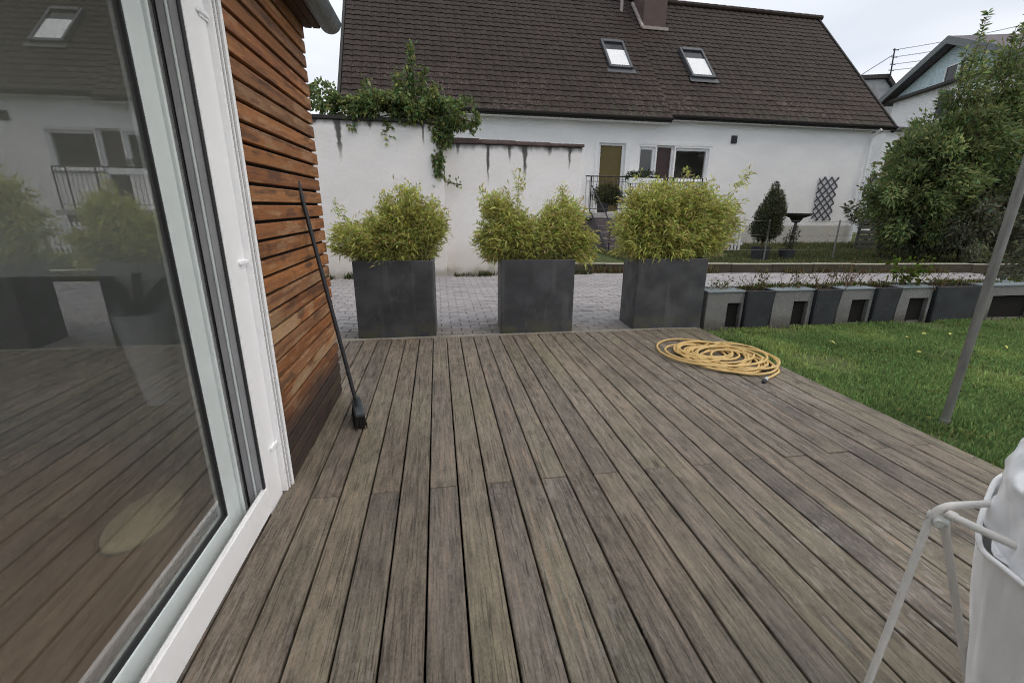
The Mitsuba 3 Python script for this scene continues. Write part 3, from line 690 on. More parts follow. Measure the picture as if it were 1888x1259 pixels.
# ------------------------------------------------------------------ row of small dark planters and concrete blocks beyond the lawn
names = ['first', 'second', 'third', 'fourth']
for i, (x0, x1) in enumerate(((3.72, 4.10), (4.69, 5.05), (5.58, 5.94), (6.50, 7.22))):
    t = thing('small_planter', ['small dark box planter in the low row, closest to the large bamboo planter', 'second small dark box planter from the left in the low row beyond the lawn', 'third small dark box planter from the left in the low row beyond the lawn', 'widest dark box planter at the right end of the low row, by the metal pole'][i], 'planter')
    cx = (x0 + x1) / 2; hx = (x1 - x0) / 2; M = rotz(-0.03, (cx, 5.02, -0.06)); w = 0.02; b = 0.075
    vb = []
    for sx in (-1, 1):
        vb += [box(sx * hx - (w if sx > 0 else 0), sx * hx + (w if sx < 0 else 0), -0.18, 0.18, 0, 0.50, 0.004)]
    vb += [box(-hx + w, hx - w, -0.18, -0.16, 0, 0.499, 0.004), box(-hx + w, hx - w, 0.16, 0.18, 0, 0.499, 0.004)]
    mm = merge(vb); mv = mm[0].copy(); mv[:, :2] *= (1 - b * (0.5 - mv[:, 2:3]) / 0.5 * 2)
    obj('box', xf((mv, mm[1]), M), 'slate_dark', t); obj('soil', xf(box(-hx + w + 0.012, hx - w - 0.012, -0.15, 0.15, 0.40, 0.465), M), 'soil', t)
for i, (x0, x1, o0, o1) in enumerate(((3.22, 3.715, 3.50, 3.69), (4.13, 4.685, 4.42, 4.63), (5.08, 5.575, 5.27, 5.53), (5.98, 6.49, 6.15, 6.45), (7.30, 8.4, 7.5, 8.2))):
    t = thing('concrete_block', ['low grey concrete block with a dark niche beside the large bamboo planter', 'low grey concrete block with dark niche between first and second small planters', 'low grey concrete block with dark niche between second and third small planters', 'low grey concrete block with dark niche left of the widest small planter', 'shaded low concrete block right of the metal pole'][i], 'concrete block')
    pl = Polygon([(x0, -0.06), (o0, -0.06), (o0, 0.285), (o1, 0.285), (o1, -0.06), (x1, -0.06), (x1, 0.415), (x0, 0.415)])
    e = extrude(pl, 0.34); v = np.stack([e[0][:, 0], 5.24 - e[0][:, 2], e[0][:, 1]], 1)
    obj('body', (v, e[1]), 'concrete', t)
    obj('cap', box(x0 - 0.01, x1 + 0.005, 4.885, 5.25, 0.417, 0.437, 0.004), 'zinc_cap', t)
    obj('niche_back', box(o0 + 0.002, o1 - 0.002, 4.955, 5.26, -0.06, 0.283), 'black_void', t)

# sparse plants behind the low row
rng = np.random.default_rng(55)


def twiggy(x, y, z, h, nst, spread, label, group, leafcol, seed, twig='dead_twig', nleaf=60, ll=0.05, cat='plant'):
    rng = np.random.default_rng(seed); t = thing('border_plant', label, cat, group); st = []; Pp, Dd = [], []
    for i in range(nst):
        b = np.array([x + rng.normal(0, spread * 0.4), y + rng.normal(0, 0.05), z]); e = b + [rng.normal(0, spread * 0.5), rng.normal(0, 0.08), h * rng.uniform(0.55, 1.1)]
        cur = catmull([b, (b + e) / 2 + rng.normal(0, 0.02, 3), e], 3); st.append(tube(cur, np.linspace(0.006, 0.002, len(cur)), 4, cap=False))
        s = rng.random(nleaf // nst + 1) ** 0.8; Pp.append(b + (e - b) * s[:, None] + rng.normal(0, 0.03, (len(s), 3))); Dd.append(unit(rng.normal(size=(len(s), 3)) + [0, 0, 0.4]))
    Pp, Dd = np.vstack(Pp), np.vstack(Dd); n = len(Pp)
    obj('stem', merge(st), twig, t)
    obj('leaf_spray', leaves(Pp, Dd, rng.uniform(0.6, 1.2, n) * ll, rng.uniform(0.35, 0.5, n) * ll, rng), 'leaf', t, color=leaf_colors(n, leafcol, rng, 0.35), kind='stuff')


twiggy(3.95, 5.02, 0.40, 0.25, 9, 0.22, 'thin greenish plant growing in the first small dark planter', None, (0.10, 0.11, 0.04), 1)
twiggy(4.40, 5.06, 0.437, 0.24, 10, 0.3, 'twiggy plant in front of the pale paving, on the second concrete block', None, (0.09, 0.10, 0.04), 2, nleaf=50)
twiggy(4.87, 5.02, 0.40, 0.28, 12, 0.24, 'thin reddish plant growing in the second small dark planter', None, (0.14, 0.12, 0.06), 3, nleaf=70)
twiggy(5.35, 5.06, 0.437, 0.26, 14, 0.3, 'reddish twiggy plant on the third concrete block', None, (0.15, 0.10, 0.07), 4, nleaf=50)
twiggy(5.76, 5.02, 0.40, 0.22, 7, 0.22, 'small brownish plant growing in the third small dark planter', None, (0.13, 0.10, 0.06), 5, nleaf=40)
twiggy(6.20, 5.08, 0.437, 0.34, 12, 0.34, 'leafy yellow green plant on the block left of the widest planter', None, (0.085, 0.125, 0.022), 6, nleaf=190, ll=0.085)
twiggy(6.85, 5.02, 0.40, 0.22, 12, 0.5, 'thin grey brown plant growing in the widest small dark planter', None, (0.11, 0.10, 0.06), 7, nleaf=60)
twiggy(3.46, 5.10, 0.437, 0.10, 12, 0.3, 'low mossy plant on the concrete block beside the large planter', None, (0.10, 0.12, 0.03), 9, nleaf=90, ll=0.045)
v, f, n, gx, gy = grass(2600, 3.2, 8.3, 5.05, 5.26, 0.02, 0.06, 0.43, rng, lambda x, y: meshkit.noise(np.stack([x * 3, y * 3, 0 * x], 1)) > 0.4, 0.006)
obj('block_moss', (v, f), 'leaf', color=leaf_colors(n, (0.085, 0.095, 0.025), rng, 0.35), label='thin strip of moss and weeds along the tops of the concrete blocks', cat='moss', kind='stuff')

# ------------------------------------------------------------------ white garage and boundary wall
GM = rotz(math.radians(2.5), (0.05, 9.63, 0))


def GB(*a, **k): return xf(box(*a, **k), GM)


ga = thing('garage', 'white rendered garage box with dark streaks under its mossy flat roof edge', 'garage')
obj('wall', GB(-3.2, 0.12, 0, 3.0, -0.1, 2.93, b=0.01), 'garage_plaster', ga)
obj('roof_edge', merge([GB(-3.28, 0.16, -0.05, 3.05, 2.932, 3.0, b=0.01)]), 'dark_trim', ga)
bw = thing('boundary_wall', 'white rendered wall with rusty dark coping, right of the garage', 'wall')
obj('wall', GB(0.125, 3.10, 0.20, 0.48, -0.1, 2.62, b=0.01), 'garage_plaster', bw)
for i in range(4):
    obj('coping', GB(0.125 + i * 0.75, 0.125 + i * 0.75 + 0.744, 0.13, 0.55, 2.623 + 0.004 * (i % 2), 2.72 - 0.012 * i, b=0.012), 'coping_rust', bw)
for i, (x, w_, ln) in enumerate(((0.98, 0.03, 0.17), (1.62, 0.05, 0.36), (1.93, 0.035, 0.15), (2.66, 0.05, 0.33))):
    pass
v, f, n, gx, gy = grass(5200, -2.6, 3.4, 9.2, 9.75, 0.05, 0.16, -0.06, rng, lambda x, y: (y > 9.40 + 0.05 * np.sin(x * 3) + 0.0437 * x) * (meshkit.noise(np.stack([x * 4, y * 4, 0 * x], 1)) > 0.35), 0.008)
obj('wall_weeds', (v, f), 'leaf', color=leaf_colors(n, (0.075, 0.085, 0.035), rng, 0.35), label='strip of weeds and moss at the foot of the white garage wall', cat='weeds', kind='stuff')

rng = np.random.default_rng(93)
v, f, n, gx, gy = grass(15000, 3.4, 12.0, 8.7, 9.85, 0.05, 0.2, -0.04, rng, lambda x, y: (np.abs(y - (9.80 - 0.1013 * (x - 3.75)) + 0.05) < 0.09) * (meshkit.fbm(np.stack([x * 2.1, y * 2, 0 * x], 1), 3) > 0.42), 0.008)
obj('kerb_weeds', (v, f), 'leaf', color=leaf_colors(n, (0.13, 0.135, 0.06), rng, 0.35, 0.12, alt=(0.2, 0.11, 0.08), altp=0.3), label='brownish green weeds growing along the foot of the garden kerb', cat='weeds', kind='stuff')

# vine on the garage roof
rng = np.random.default_rng(61)
vi = thing('climbing_vine', 'green climbing vine spilling over the white garage roof and hanging down its corner', 'vine')
lobes = [(-1.05, 9.8, 3.20, .75, .45, .26), (-0.35, 9.75, 3.24, .6, .45, .34), (0.30, 9.75, 3.12, .5, .4, .26), (-0.42, 9.85, 3.7, .24, .25, .5), (-0.38, 9.85, 4.1, .12, .12, .3), (-1.6, 9.75, 3.16, .4, .35, .26), (0.14, 9.68, 2.80, .22, .14, .36), (0.10, 9.66, 2.45, .15, .09, .3), (0.62, 9.8, 3.08, .3, .25, .16)]
lobes = lobes[:3] + lobes[5:]
Pp, Dd = blob_points(11500, lobes, rng, 0.3)
keep = meshkit.fbm(Pp * 3.2 + 11, 2, 7) > 0.475
Pp, Dd = Pp[keep], Dd[keep]
hz = [((0.12, 9.62, 3.1), (0.06, 9.62, 2.0), 330), ((0.2, 9.64, 3.05), (0.18, 9.64, 2.5), 150), ((-0.0, 9.66, 2.3), (0.10, 9.66, 1.92), 60), ((0.1, 9.66, 1.95), (0.56, 9.7, 1.80), 22), ((0.35, 9.7, 3.0), (0.8, 9.7, 2.85), 60),
      ((-0.45, 9.85, 3.3), (-0.36, 9.85, 4.35), 190), ((-0.3, 9.85, 3.3), (-0.12, 9.85, 3.95), 130), ((-0.55, 9.85, 3.3), (-0.68, 9.85, 3.85), 110), ((-0.4, 9.8, 3.3), (-0.42, 9.8, 3.9), 160), ((-0.2, 9.85, 3.3), (0.1, 9.85, 3.65), 80), ((-1.2, 9.85, 3.3), (-1.25, 9.85, 3.7), 60), ((0.3, 9.85, 3.2), (0.85, 9.85, 3.5), 70), ((-0.85, 9.6, 3.05), (-0.9, 9.58, 2.6), 45), ((-1.5, 9.55, 3.05), (-1.52, 9.53, 2.72), 35)]
for a, b, k in hz:
    a, b = np.array(a), np.array(b); s = rng.random((k, 1)); Pp = np.vstack([Pp, a + (b - a) * s + rng.normal(0, 0.075, (k, 3)) * [1, 0.5, 1] * (1 - 0.5 * s)]); Dd = np.vstack([Dd, unit(rng.normal(size=(k, 3)))])
s1, sd1 = blob_points(420, [(-2.05, 9.9, 3.35, .28, .3, .28)], rng, 0.2); Pp, Dd = np.vstack([Pp, s1]), np.vstack([Dd, sd1])
n = len(Pp); Dd = unit(Dd + rng.normal(0, 0.6, (n, 3)) + [0, -0.2, -0.25])
obj('foliage', leaves(Pp, Dd, rng.uniform(0.06, 0.12, n), rng.uniform(0.045, 0.075, n), rng), 'leaf', vi, color=leaf_colors(n, (0.155, 0.205, 0.088), rng, 0.4, 0.15, alt=(0.24, 0.26, 0.09), altp=0.18))
st = [tube(catmull(p, 6), 0.012, 5) for p in ([(-2.1, 9.9, 3.02), (-1.2, 9.8, 3.15), (-0.4, 9.8, 3.3), (-0.4, 9.85, 4.3)], [(-0.4, 9.8, 3.2), (0.1, 9.7, 3.05), (0.12, 9.65, 2.5), (0.08, 9.65, 1.95), (0.5, 9.69, 1.82)], [(-1.0, 9.8, 3.05), (0.0, 9.85, 3.2), (0.8, 9.8, 3.0)])]
obj('stem', merge(st), 'bark', vi)

# ------------------------------------------------------------------ the white neighbouring house
HM = np.eye(4); HM[:2, :2] = [[CU, -SU], [SU, CU]]; HM[:3, 3] = [-SU * N0, CU * N0, 0]


def H(*a, **k): return xf(box(*a, **k), HM)


wh = thing('white_house', 'white rendered house with a steep dark brown tiled roof behind the yard', 'house')
holes = [sbox(6.55, 1.25, 7.60, 3.68), sbox(8.17, 2.42, 8.82, 3.60), sbox(8.86, 1.25, 9.60, 3.66), sbox(9.64, 2.42, 11.08, 3.60)]
front = sbox(-1.8, -0.3, 18.38, 4.53)
for h in holes: front = front.difference(h)
e = extrude(front, 0.32)
fw_ = (np.stack([e[0][:, 0], e[0][:, 2], e[0][:, 1]], 1), e[1][:, ::-1])
gab = Polygon([(0.33, -0.3), (9.15, -0.3), (9.15, 4.53), (4.75, 9.25), (0.33, 4.53)]); e2 = extrude(gab, 0.3)
gv = lambda u0: (np.stack([e2[0][:, 2] + u0, e2[0][:, 0], e2[0][:, 1]], 1), e2[1])
obj('wall', xf(merge([fw_, gv(-1.8), gv(18.08), box(-1.5, 18.08, 8.85, 9.15, -0.3, 4.53), box(-1.5, 18.08, 0.33, 8.85, 0.9, 1.1), box(-1.5, 18.08, 3.6, 3.75, 1.1, 4.5)]), HM), 'house_plaster', wh)
# roof
ca_, sa_ = math.cos(SLOPE), math.sin(SLOPE)
E0 = np.array([0, -0.5, 4.45])  # eave reference


def slope_pt(u, s, t):  # u along, s up the slope, t out of the roof
    return np.stack([u + 0 * s, E0[1] + s * ca_ - t * sa_, E0[2] + s * sa_ + t * ca_], -1)


SR = 7.72


def slope_box(u0, u1, s0, s1, t0, t1, b=0.0):
    v, f = box(u0, u1, s0, s1, t0, t1, b)
    return xf((slope_pt(v[:, 0], v[:, 1], v[:, 2]), f), HM)


rk = wh + '__roof'
zr = E0[2] + SR * sa_; nr = E0[1] + SR * ca_
back = np.array([[-2.3, nr, zr], [19.05, nr, zr], [19.05, 2 * nr + 0.5, 4.45], [-2.3, 2 * nr + 0.5, 4.45]]); bk = np.vstack([back, back - [0, 0, 0.18]])
obj('slab', merge([slope_box(-2.30, 9.1, 0.04, SR, -0.14, -0.02), slope_box(9.1, 19.05, 0.24, SR, -0.141, -0.021), xf((bk, np.array([[0, 1, 2], [0, 2, 3], [4, 6, 5], [4, 7, 6], [0, 4, 5], [0, 5, 1], [1, 5, 6], [1, 6, 2], [2, 6, 7], [2, 7, 3], [3, 7, 4], [3, 4, 0]])), HM)]), 'dark_trim', rk)
# pantiles
na = 7; aa = np.linspace(0, 1, na); prof = 0.013 * np.maximum(0, np.sin(aa * math.pi * 1.35 - 0.2)) - 0.004 * np.cos(aa * 6.28)
def tile(u0, s0, lift, rng):
    L_ = TILE_H + 0.05; v = []
    for s, t, th in ((s0, 0.030 + lift, 0), (s0 + L_, 0.004 + lift, 0), (s0, 0.014 + lift, 0)):
        v.append(slope_pt(u0 + aa * (TILE_W - 0.006), s + np.zeros(na), t + prof))
    v = np.vstack(v); k = np.arange(na - 1)
    f = np.vstack([np.stack([k, k + 1, k + 1 + na], 1), np.stack([k, k + 1 + na, k + na], 1), np.stack([k + 2 * na, k + 1 + 2 * na, k + 1], 1), np.stack([k + 2 * na, k + 1, k], 1)])
    return xf((v, f), HM)


rng = np.random.default_rng(71); single, rest = [], []
for r in range(27):
    for cidx in range(71):
        u0 = -2.28 + cidx * TILE_W; right = u0 > 8.95
        s0 = 0.02 + r * TILE_H + (0.20 if right else 0); lift = 0.0 if right else 0.035
        if s0 + TILE_H > SR + 0.05: continue
        m = tile(u0, s0 + rng.normal(0, 0.004), lift + rng.normal(0, 0.0022), rng)
        (single if (r < 6 and -2.3 < u0 < 12.8) else rest).append((r, u0, m))
single.sort(key=lambda q: (q[0], q[1]))
for q in single[:300]: obj('tile', q[2], 'roof_tile', rk)
obj('tile_field', merge([q[2] for q in single[300:] + rest]), 'roof_tile', rk, kind='stuff')
rp = [slope_pt(np.array([u]), np.array([SR]), np.array([0.05]))[0] for u in np.arange(-2.35, 19.1, 0.4)]
obj('ridge_cap', xf(merge([tube([p_, p_ + [0.41, 0, 0.012]], 0.11, 10) for p_ in rp]), HM), 'roof_tile', rk)
obj('verge_board', slope_box(-2.40, -2.305, 0.0, SR + 0.03, -0.2, 0.06, 0.01), 'dark_trim', rk); obj('verge_board', slope_box(19.055, 19.14, 0.15, SR + 0.03, -0.22, 0.055, 0.01), 'dark_trim', rk)
g = np.linspace(math.pi, 2 * math.pi, 9); ou = np.stack([np.cos(g), np.sin(g)], 1) * 0.075
ge = extrude(Polygon(np.vstack([ou, ou[::-1] * 0.9])), 1.0)
def gutter_run(u0, u1, n_, z_): return xf((np.stack([u0 + ge[0][:, 2] * (u1 - u0), ge[0][:, 0] + n_, ge[0][:, 1] + z_], 1), ge[1]), HM)
obj('gutter', gutter_run(-2.3, 9.12, -0.55, 4.50), 'dark_trim', rk); obj('gutter', gutter_run(9.14, 19.05, -0.42, 4.63), 'dark_trim', rk)
obj('eave_soffit', merge([H(-2.3, 9.1, -0.44, -0.002, 4.37, 4.40), H(9.1, 19.05, -0.31, -0.002, 4.50, 4.53)]), 'window_white', rk)
obj('eave_soffit_board', merge([H(-2.3, 9.1, -0.475, -0.443, 4.36, 4.50), H(9.1, 19.05, -0.345, -0.313, 4.49, 4.63)]), 'dark_trim', rk)
for (u0, u1, s0, s1) in ((7.27, 8.22, 2.66, 4.36), (10.63, 11.66, 2.42, 4.24)):
    k = obj('skylight', merge([slope_box(u0, u0 + 0.09, s0, s1, 0.0, 0.16, 0.01), slope_box(u1 - 0.09, u1, s0, s1, 0.0, 0.16, 0.01), slope_box(u0 + 0.09, u1 - 0.09, s0, s0 + 0.14, 0.0, 0.15, 0.01), slope_box(u0 + 0.09, u1 - 0.09, s1 - 0.16, s1, 0.0, 0.18, 0.01), slope_box(u0 - 0.1, u1 + 0.1, s0 - 0.22, s0 - 0.003, 0.06, 0.075)]), 'skylight_frame', rk)
    obj('roller_blind', slope_box(u0 + 0.09, u1 - 0.09, s0 + 0.14, s0 + (s1 - s0) * 0.66, 0.105, 0.11), 'blind_white', rk)
    obj('skylight_pane', xf((slope_pt(np.array([u0 + .09, u1 - .09, u1 - .09, u0 + .09]), np.array([s0 + .14, s0 + .14, s0 + (s1 - s0) * .655, s0 + (s1 - s0) * .655]), np.full(4, 0.13)), np.array([[0, 1, 2], [0, 2, 3]])), HM), 'skylight_glass', rk)
    obj('upper_pane', slope_box(u0 + 0.09, u1 - 0.09, s0 + (s1 - s0) * 0.66, s1 - 0.16, 0.105, 0.11), 'dark_glass', rk)
ck = obj('chimney', H(9.47, 10.5, 3.36, 4.5, 7.6, 12.2, b=0.01), 'chimney_sheet', wh)
obj('flashing', merge([H(9.40, 10.57, 3.20, 3.357, 8.50, 8.62, b=0.01), slope_box(9.36, 9.468, 5.55, 7.3, 0.03, 0.13, 0.01)]), 'lead_flashing', ck)
for u_, s_ in ((8.75, 6.6), (5.45, 7.1)):
    p_ = slope_pt(np.array([u_]), np.array([s_]), np.array([0.0]))[0]
    obj('vent_pipe', xf(tube([p_ + [0, 0, -0.1], p_ + [0, 0, 0.45]], 0.07, 12), HM), 'lead_flashing', rk, smooth=40)
# doors and windows
dk2 = obj('front_door', H(6.66, 7.52, 0.16, 0.21, 1.26, 3.60), 'ochre_door', wh)
obj('frame', merge([H(6.553, 6.66, 0.10, 0.24, 1.25, 3.677, b=0.008), H(7.52, 7.597, 0.10, 0.24, 1.25, 3.677, b=0.008), H(6.66, 7.52, 0.10, 0.24, 3.60, 3.677, b=0.008)]), 'window_white', dk2)
obj('handle', merge([H(7.42, 7.45, 0.10, 0.16, 2.25, 2.40, b=0.008)]), 'galvanised', dk2)
obj('door_surround', merge([H(7.602, 7.80, -0.025, 0.0, 1.25, 3.72, b=0.006), H(6.40, 6.548, -0.025, 0.0, 1.25, 3.72, b=0.006)]), 'window_white', wh)
sd = obj('side_door', H(8.94, 9.53, 0.16, 0.21, 1.26, 3.60), 'brown_door', wh)
obj('frame', merge([H(8.863, 8.94, 0.10, 0.24, 1.25, 3.657, b=0.008), H(9.53, 9.597, 0.10, 0.24, 1.25, 3.657, b=0.008), H(8.94, 9.53, 0.10, 0.24, 3.60, 3.657, b=0.008)]), 'window_white', sd)
for (u0, u1, mull) in ((8.173, 8.817, ()), (9.643, 11.077, (10.9,))):
    z0, z1 = 2.423, 3.597
    wk = obj('window', merge([H(u0, u0 + 0.075, 0.08, 0.17, z0, z1, b=0.008), H(u1 - 0.075, u1, 0.08, 0.17, z0, z1, b=0.008), H(u0 + 0.075, u1 - 0.075, 0.08, 0.17, z0, z0 + 0.08, b=0.008), H(u0 + 0.075, u1 - 0.075, 0.08, 0.17, z1 - 0.09, z1, b=0.008)]), 'window_white', wh)
    obj('pane', xf((np.array([[u0 + .07, .12, z0 + .07], [u1 - .07, .12, z0 + .07], [u1 - .07, .12, z1 - .08], [u0 + .07, .12, z1 - .08]]), np.array([[0, 1, 2], [0, 2, 3]])), HM), 'far_glass', wk)
    obj('sill', H(u0 - 0.06, u1 + 0.06, -0.09, 0.078, z0 - 0.045, z0 - 0.004, b=0.006), 'window_white', wk)
obj('lintel_band', H(8.10, 11.2, -0.02, 0.0, 3.66, 3.78, b=0.005), 'window_white', wh)
obj('wall_vent', merge([H(11.93, 12.17, -0.05, 0.0, 3.82, 4.10, b=0.01)] + [H(11.95, 12.15, -0.065, -0.051, 3.85 + i * 0.06, 3.88 + i * 0.06) for i in range(4)]), 'vent_dark', wh)
obj('downpipe', xf(merge([tube([(18.30, -0.12, 0.0), (18.30, -0.12, 4.2)], 0.055, 10), tube(catmull([(18.30, -0.12, 4.18), (18.30, -0.2, 4.32), (18.30, -0.44, 4.5)], 5), 0.05, 10)]), HM), 'window_white', wh, smooth=40)
obj('landing', H(5.7, 10.1, -1.6, 0.0, 1.05, 1.22, b=0.012), 'landing_stone', wh)
obj('landing_base', H(5.95, 10.0, -1.35, 0.0, -0.1, 1.05), 'step_stone', wh)
for i in range(6):
    obj('step', H(5.82, 6.92, -1.6 - 0.29 * (i + 1), -1.6 - 0.29 * i, -0.05, 1.22 - 0.2 * (i + 1), b=0.012), 'step_stone', wh)
rl = wh + '__railing'
for u_ in (5.56, 6.2, 7.0, 7.8, 8.6, 9.4, 9.75):
    if u_ in (6.2,): continue
    obj('post', xf(tube([(u_ + 0.2, -1.5, 1.2), (u_ + 0.2, -1.5, 2.42)], 0.022, 6), HM), 'black_iron', rl)
obj('handrail', xf(merge([tube([(5.56, -1.5, 2.42), (9.95, -1.5, 2.42)], 0.022, 6), tube([(5.56, -1.5, 1.36), (9.95, -1.5, 1.36)], 0.014, 6), tube([(5.56, -1.5, 2.25), (9.95, -1.5, 2.25)], 0.010, 6), tube([(5.78, -1.55, 2.1), (5.78, -3.3, 0.95)], 0.022, 6), tube([(5.78, -1.55, 1.25), (5.78, -3.35, 0.02)], 0.03, 6), tube([(5.78, -3.3, 0.95), (5.78, -3.3, -0.05)], 0.02, 6)]), HM), 'black_iron', rl)
for u_ in np.arange(5.58, 9.95, 0.13):
    obj('baluster', xf(tube([(u_, -1.5, 1.36), (u_, -1.5, 2.42)], 0.008, 4), HM), 'black_iron', rl)


def hp3(u_, n_, z_): return HM[:3, :3] @ np.array([u_, n_, z_]) + HM[:3, 3]


def foliage_thing(name, label, cat, lobes, n, col, seed, ll=(0.05, 0.09), lw=0.5, pot=None, trunk=None, shell=0.4, group=None, alt=None, altp=0, outward=0.6, potm='dark_pot', upw=0.1):
    rng = np.random.default_rng(seed); t = thing(name, label, cat, group)
    Pp, Dd = blob_points(n, lobes, rng, shell); Dd = unit(Dd * outward + rng.normal(0, 0.55, (n, 3)) + [0, 0, upw]); Ls = rng.uniform(*ll, n)
    clump = meshkit.fbm(Pp * 2.2 + seed, 3, 3)[:, None]
    obj('foliage', leaves(Pp, Dd, Ls, Ls * lw, rng), 'leaf', t, color=leaf_colors(n, col, rng, 0.35, 0.14, alt=alt, altp=altp) * np.repeat(0.65 + 0.7 * clump, 5, 0))
    if pot:
        (px, py, pz, r, h) = pot
        obj('pot', lathe([(0, 0), (r * 0.8, 0), (r, h), (r * 0.9, h), (r * 0.86, h * 0.9), (0, h * 0.9)], 20, (px, py, pz)), potm, t, smooth=40)
    if trunk: obj('trunk', merge([tube(catmull(q[0], 5), np.linspace(q[1], q[2], (len(q[0]) - 1) * 5 + 1), 7) for q in trunk]), 'bark', t, smooth=50)
    return t


b = hp3(6.55, -0.95, 1.22)
foliage_thing('potted_shrub', 'round dark green shrub in a dark pot on the house landing', 'shrub', [(b[0], b[1], b[2] + 0.62, .48, .4, .36), (b[0] + 0.3, b[1], b[2] + 0.55, .35, .3, .3)], 2200, (0.075, 0.085, 0.04), 5, (0.06, 0.11), 0.45, pot=(b[0] - 0.1, b[1], b[2], 0.22, 0.34))
b = hp3(7.55, -1.42, 2.42)
fb = thing('flower_box', 'white flower box with feathery green plants on the landing railing', 'flower box')
obj('box', xf(merge([box(7.05, 8.3, -1.72, -1.53, 2.20, 2.38, 0.01)]), HM), 'window_white', fb)
rng = np.random.default_rng(4); Pp, Dd = blob_points(900, [(b[0] + 0.1, b[1] - 0.15, 2.47, .6, .14, .16), (b[0] - 0.3, b[1] - 0.15, 2.42, .3, .14, .14)], rng, 0.2)
obj('foliage', leaves(Pp, unit(Dd + rng.normal(0, .5, Pp.shape)), rng.uniform(.06, .12, 900), 0.03, rng), 'leaf', fb, color=leaf_colors(900, (0.045, 0.065, 0.03), rng))

# trellis on the house wall
tr = thing('lattice_trellis', 'dark diamond lattice trellis fixed to the white house wall', 'trellis')
c0, c1, z0, z1 = 16.22, 17.18, 0.95, 2.70
area = sbox(c0, z0, c1, z1)
from shapely.geometry import LineString
for sgn in (1, -1):
    for q in np.arange(-2.4, 3.4, 0.33):
        a, b = (c0 + q, z0), (c0 + q + (z1 - z0), z1)
        if sgn < 0: a, b = (c0 + q + (z1 - z0), z0), (c0 + q, z1)
        s = LineString([a, b]).buffer(0.030, cap_style=2).intersection(area)
        if s.is_empty or s.area < 0.004 or s.geom_type != 'Polygon': continue
        e = extrude(s, 0.014); n_ = -0.045 if sgn > 0 else -0.061
        obj('slat', xf((np.stack([e[0][:, 0], e[0][:, 2] + n_, e[0][:, 1]], 1), e[1][:, ::-1]), HM), 'trellis_wood', tr)

# ------------------------------------------------------------------ neighbour's garden: topiary, pots, bird bath, fence, hedge
foliage_thing('topiary_tree', 'pointed dark green conical evergreen in a dark pot before the house wall', 'topiary', [(9.2, 11.7, 0.86, .43, .36, .36), (9.25, 11.7, 1.2, .4, .34, .42), (9.32, 11.7, 1.55, .28, .25, .38), (9.28, 11.7, 1.86, .12, .12, .25), (9.45, 11.68, 1.4, .22, .2, .25)], 14000, (0.085, 0.095, 0.055), 15, (0.04, 0.08), 0.4, pot=(9.14, 11.7, 0.0, 0.26, 0.36), trunk=[([(9.14, 11.7, 0.3), (9.2, 11.7, 0.7), (9.25, 11.7, 1.2)], 0.035, 0.02)], outward=0.4, upw=0.5)
foliage_thing('potted_shrub', 'thin grey green shrub in a dark pot right of the conical evergreen', 'shrub', [(9.95, 11.6, 0.52, .2, .18, .22), (10.05, 11.6, 0.75, .14, .14, .2)], 420, (0.055, 0.065, 0.04), 16, (0.04, 0.07), 0.45, pot=(9.92, 11.6, 0.0, 0.22, 0.30), trunk=[([(9.92, 11.6, 0.25), (9.97, 11.6, 0.5), (10.05, 11.6, 0.8)], 0.015, 0.008)])
bb = thing('bird_bath', 'dark flat topped bird bath on a slim stand near the trellis', 'bird bath')
obj('bowl', lathe([(0, 1.02), (0.10, 1.04), (0.17, 1.16), (0.37, 1.24), (0.38, 1.29), (0.35, 1.29), (0.12, 1.2), (0, 1.19)], 24, (10.24, 11.85, 0)), 'dark_trim', bb, smooth=40)
obj('stand', merge([tube([(10.24, 11.85, 1.05), (10.20, 11.85, 0.7), (10.13, 11.85, 0.0)], 0.03, 8), tube([(10.27, 11.85, 1.05), (10.27, 11.85, 0.0)], 0.022, 8)]), 'step_stone', bb)
fe = thing('wire_fence', 'low wire fence with thin pale metal posts along the garden kerb', 'fence')
for x in (7.0, 9.08, 11.2, 13.2):
    obj('post', tube([(x, 11.45 - 0.05 * (x - 9), -0.05), (x, 11.45 - 0.05 * (x - 9), 1.12)], 0.022, 8), 'galvanised', fe)
for z in (0.3, 0.7, 1.08):
    obj('wire', tube([(5.5, 11.45 + 0.175, z), (13.2, 11.45 - 0.21, z)], 0.004, 4), 'galvanised', fe)
pf = thing('picket_fence', 'white picket fence close to the house wall behind the tallest bamboo', 'fence')
for x in np.arange(6.9, 9.9, 0.125):
    obj('picket', box(x, x + 0.07, 13.6, 13.625, 0.08, 0.92, 0.006), 'window_white', pf)
for z in (0.25, 0.74):
    obj('rail', box(6.9, 9.95, 13.627, 13.66, z, z + 0.07, 0.006), 'window_white', pf)

# garden grass and weeds along the kerb
rng = np.random.default_rng(91)
v, f, n, gx, gy = grass(60000, 5.0, 18.0, 9.0, 17.0, 0.05, 0.16, 0.0, rng, lambda x, y: (y > 9.78 + (x - 3.75) * (-0.1013) + 0.2) * np.clip(1.6 - (y - 9) * 0.15, 0.2, 1) * (meshkit.fbm(np.stack([x * 0.9, y * 0.9, 0 * x], 1), 3) > 0.36), 0.009)
c = leaf_colors(n, (0.11, 0.13, 0.06), rng, 0.3, 0.12, alt=(0.18, 0.16, 0.09), altp=0.2)
obj('garden_grass', (v, f), 'leaf', color=c, label='rough grass and weeds of the garden behind the low kerb', cat='grass', kind='stuff')


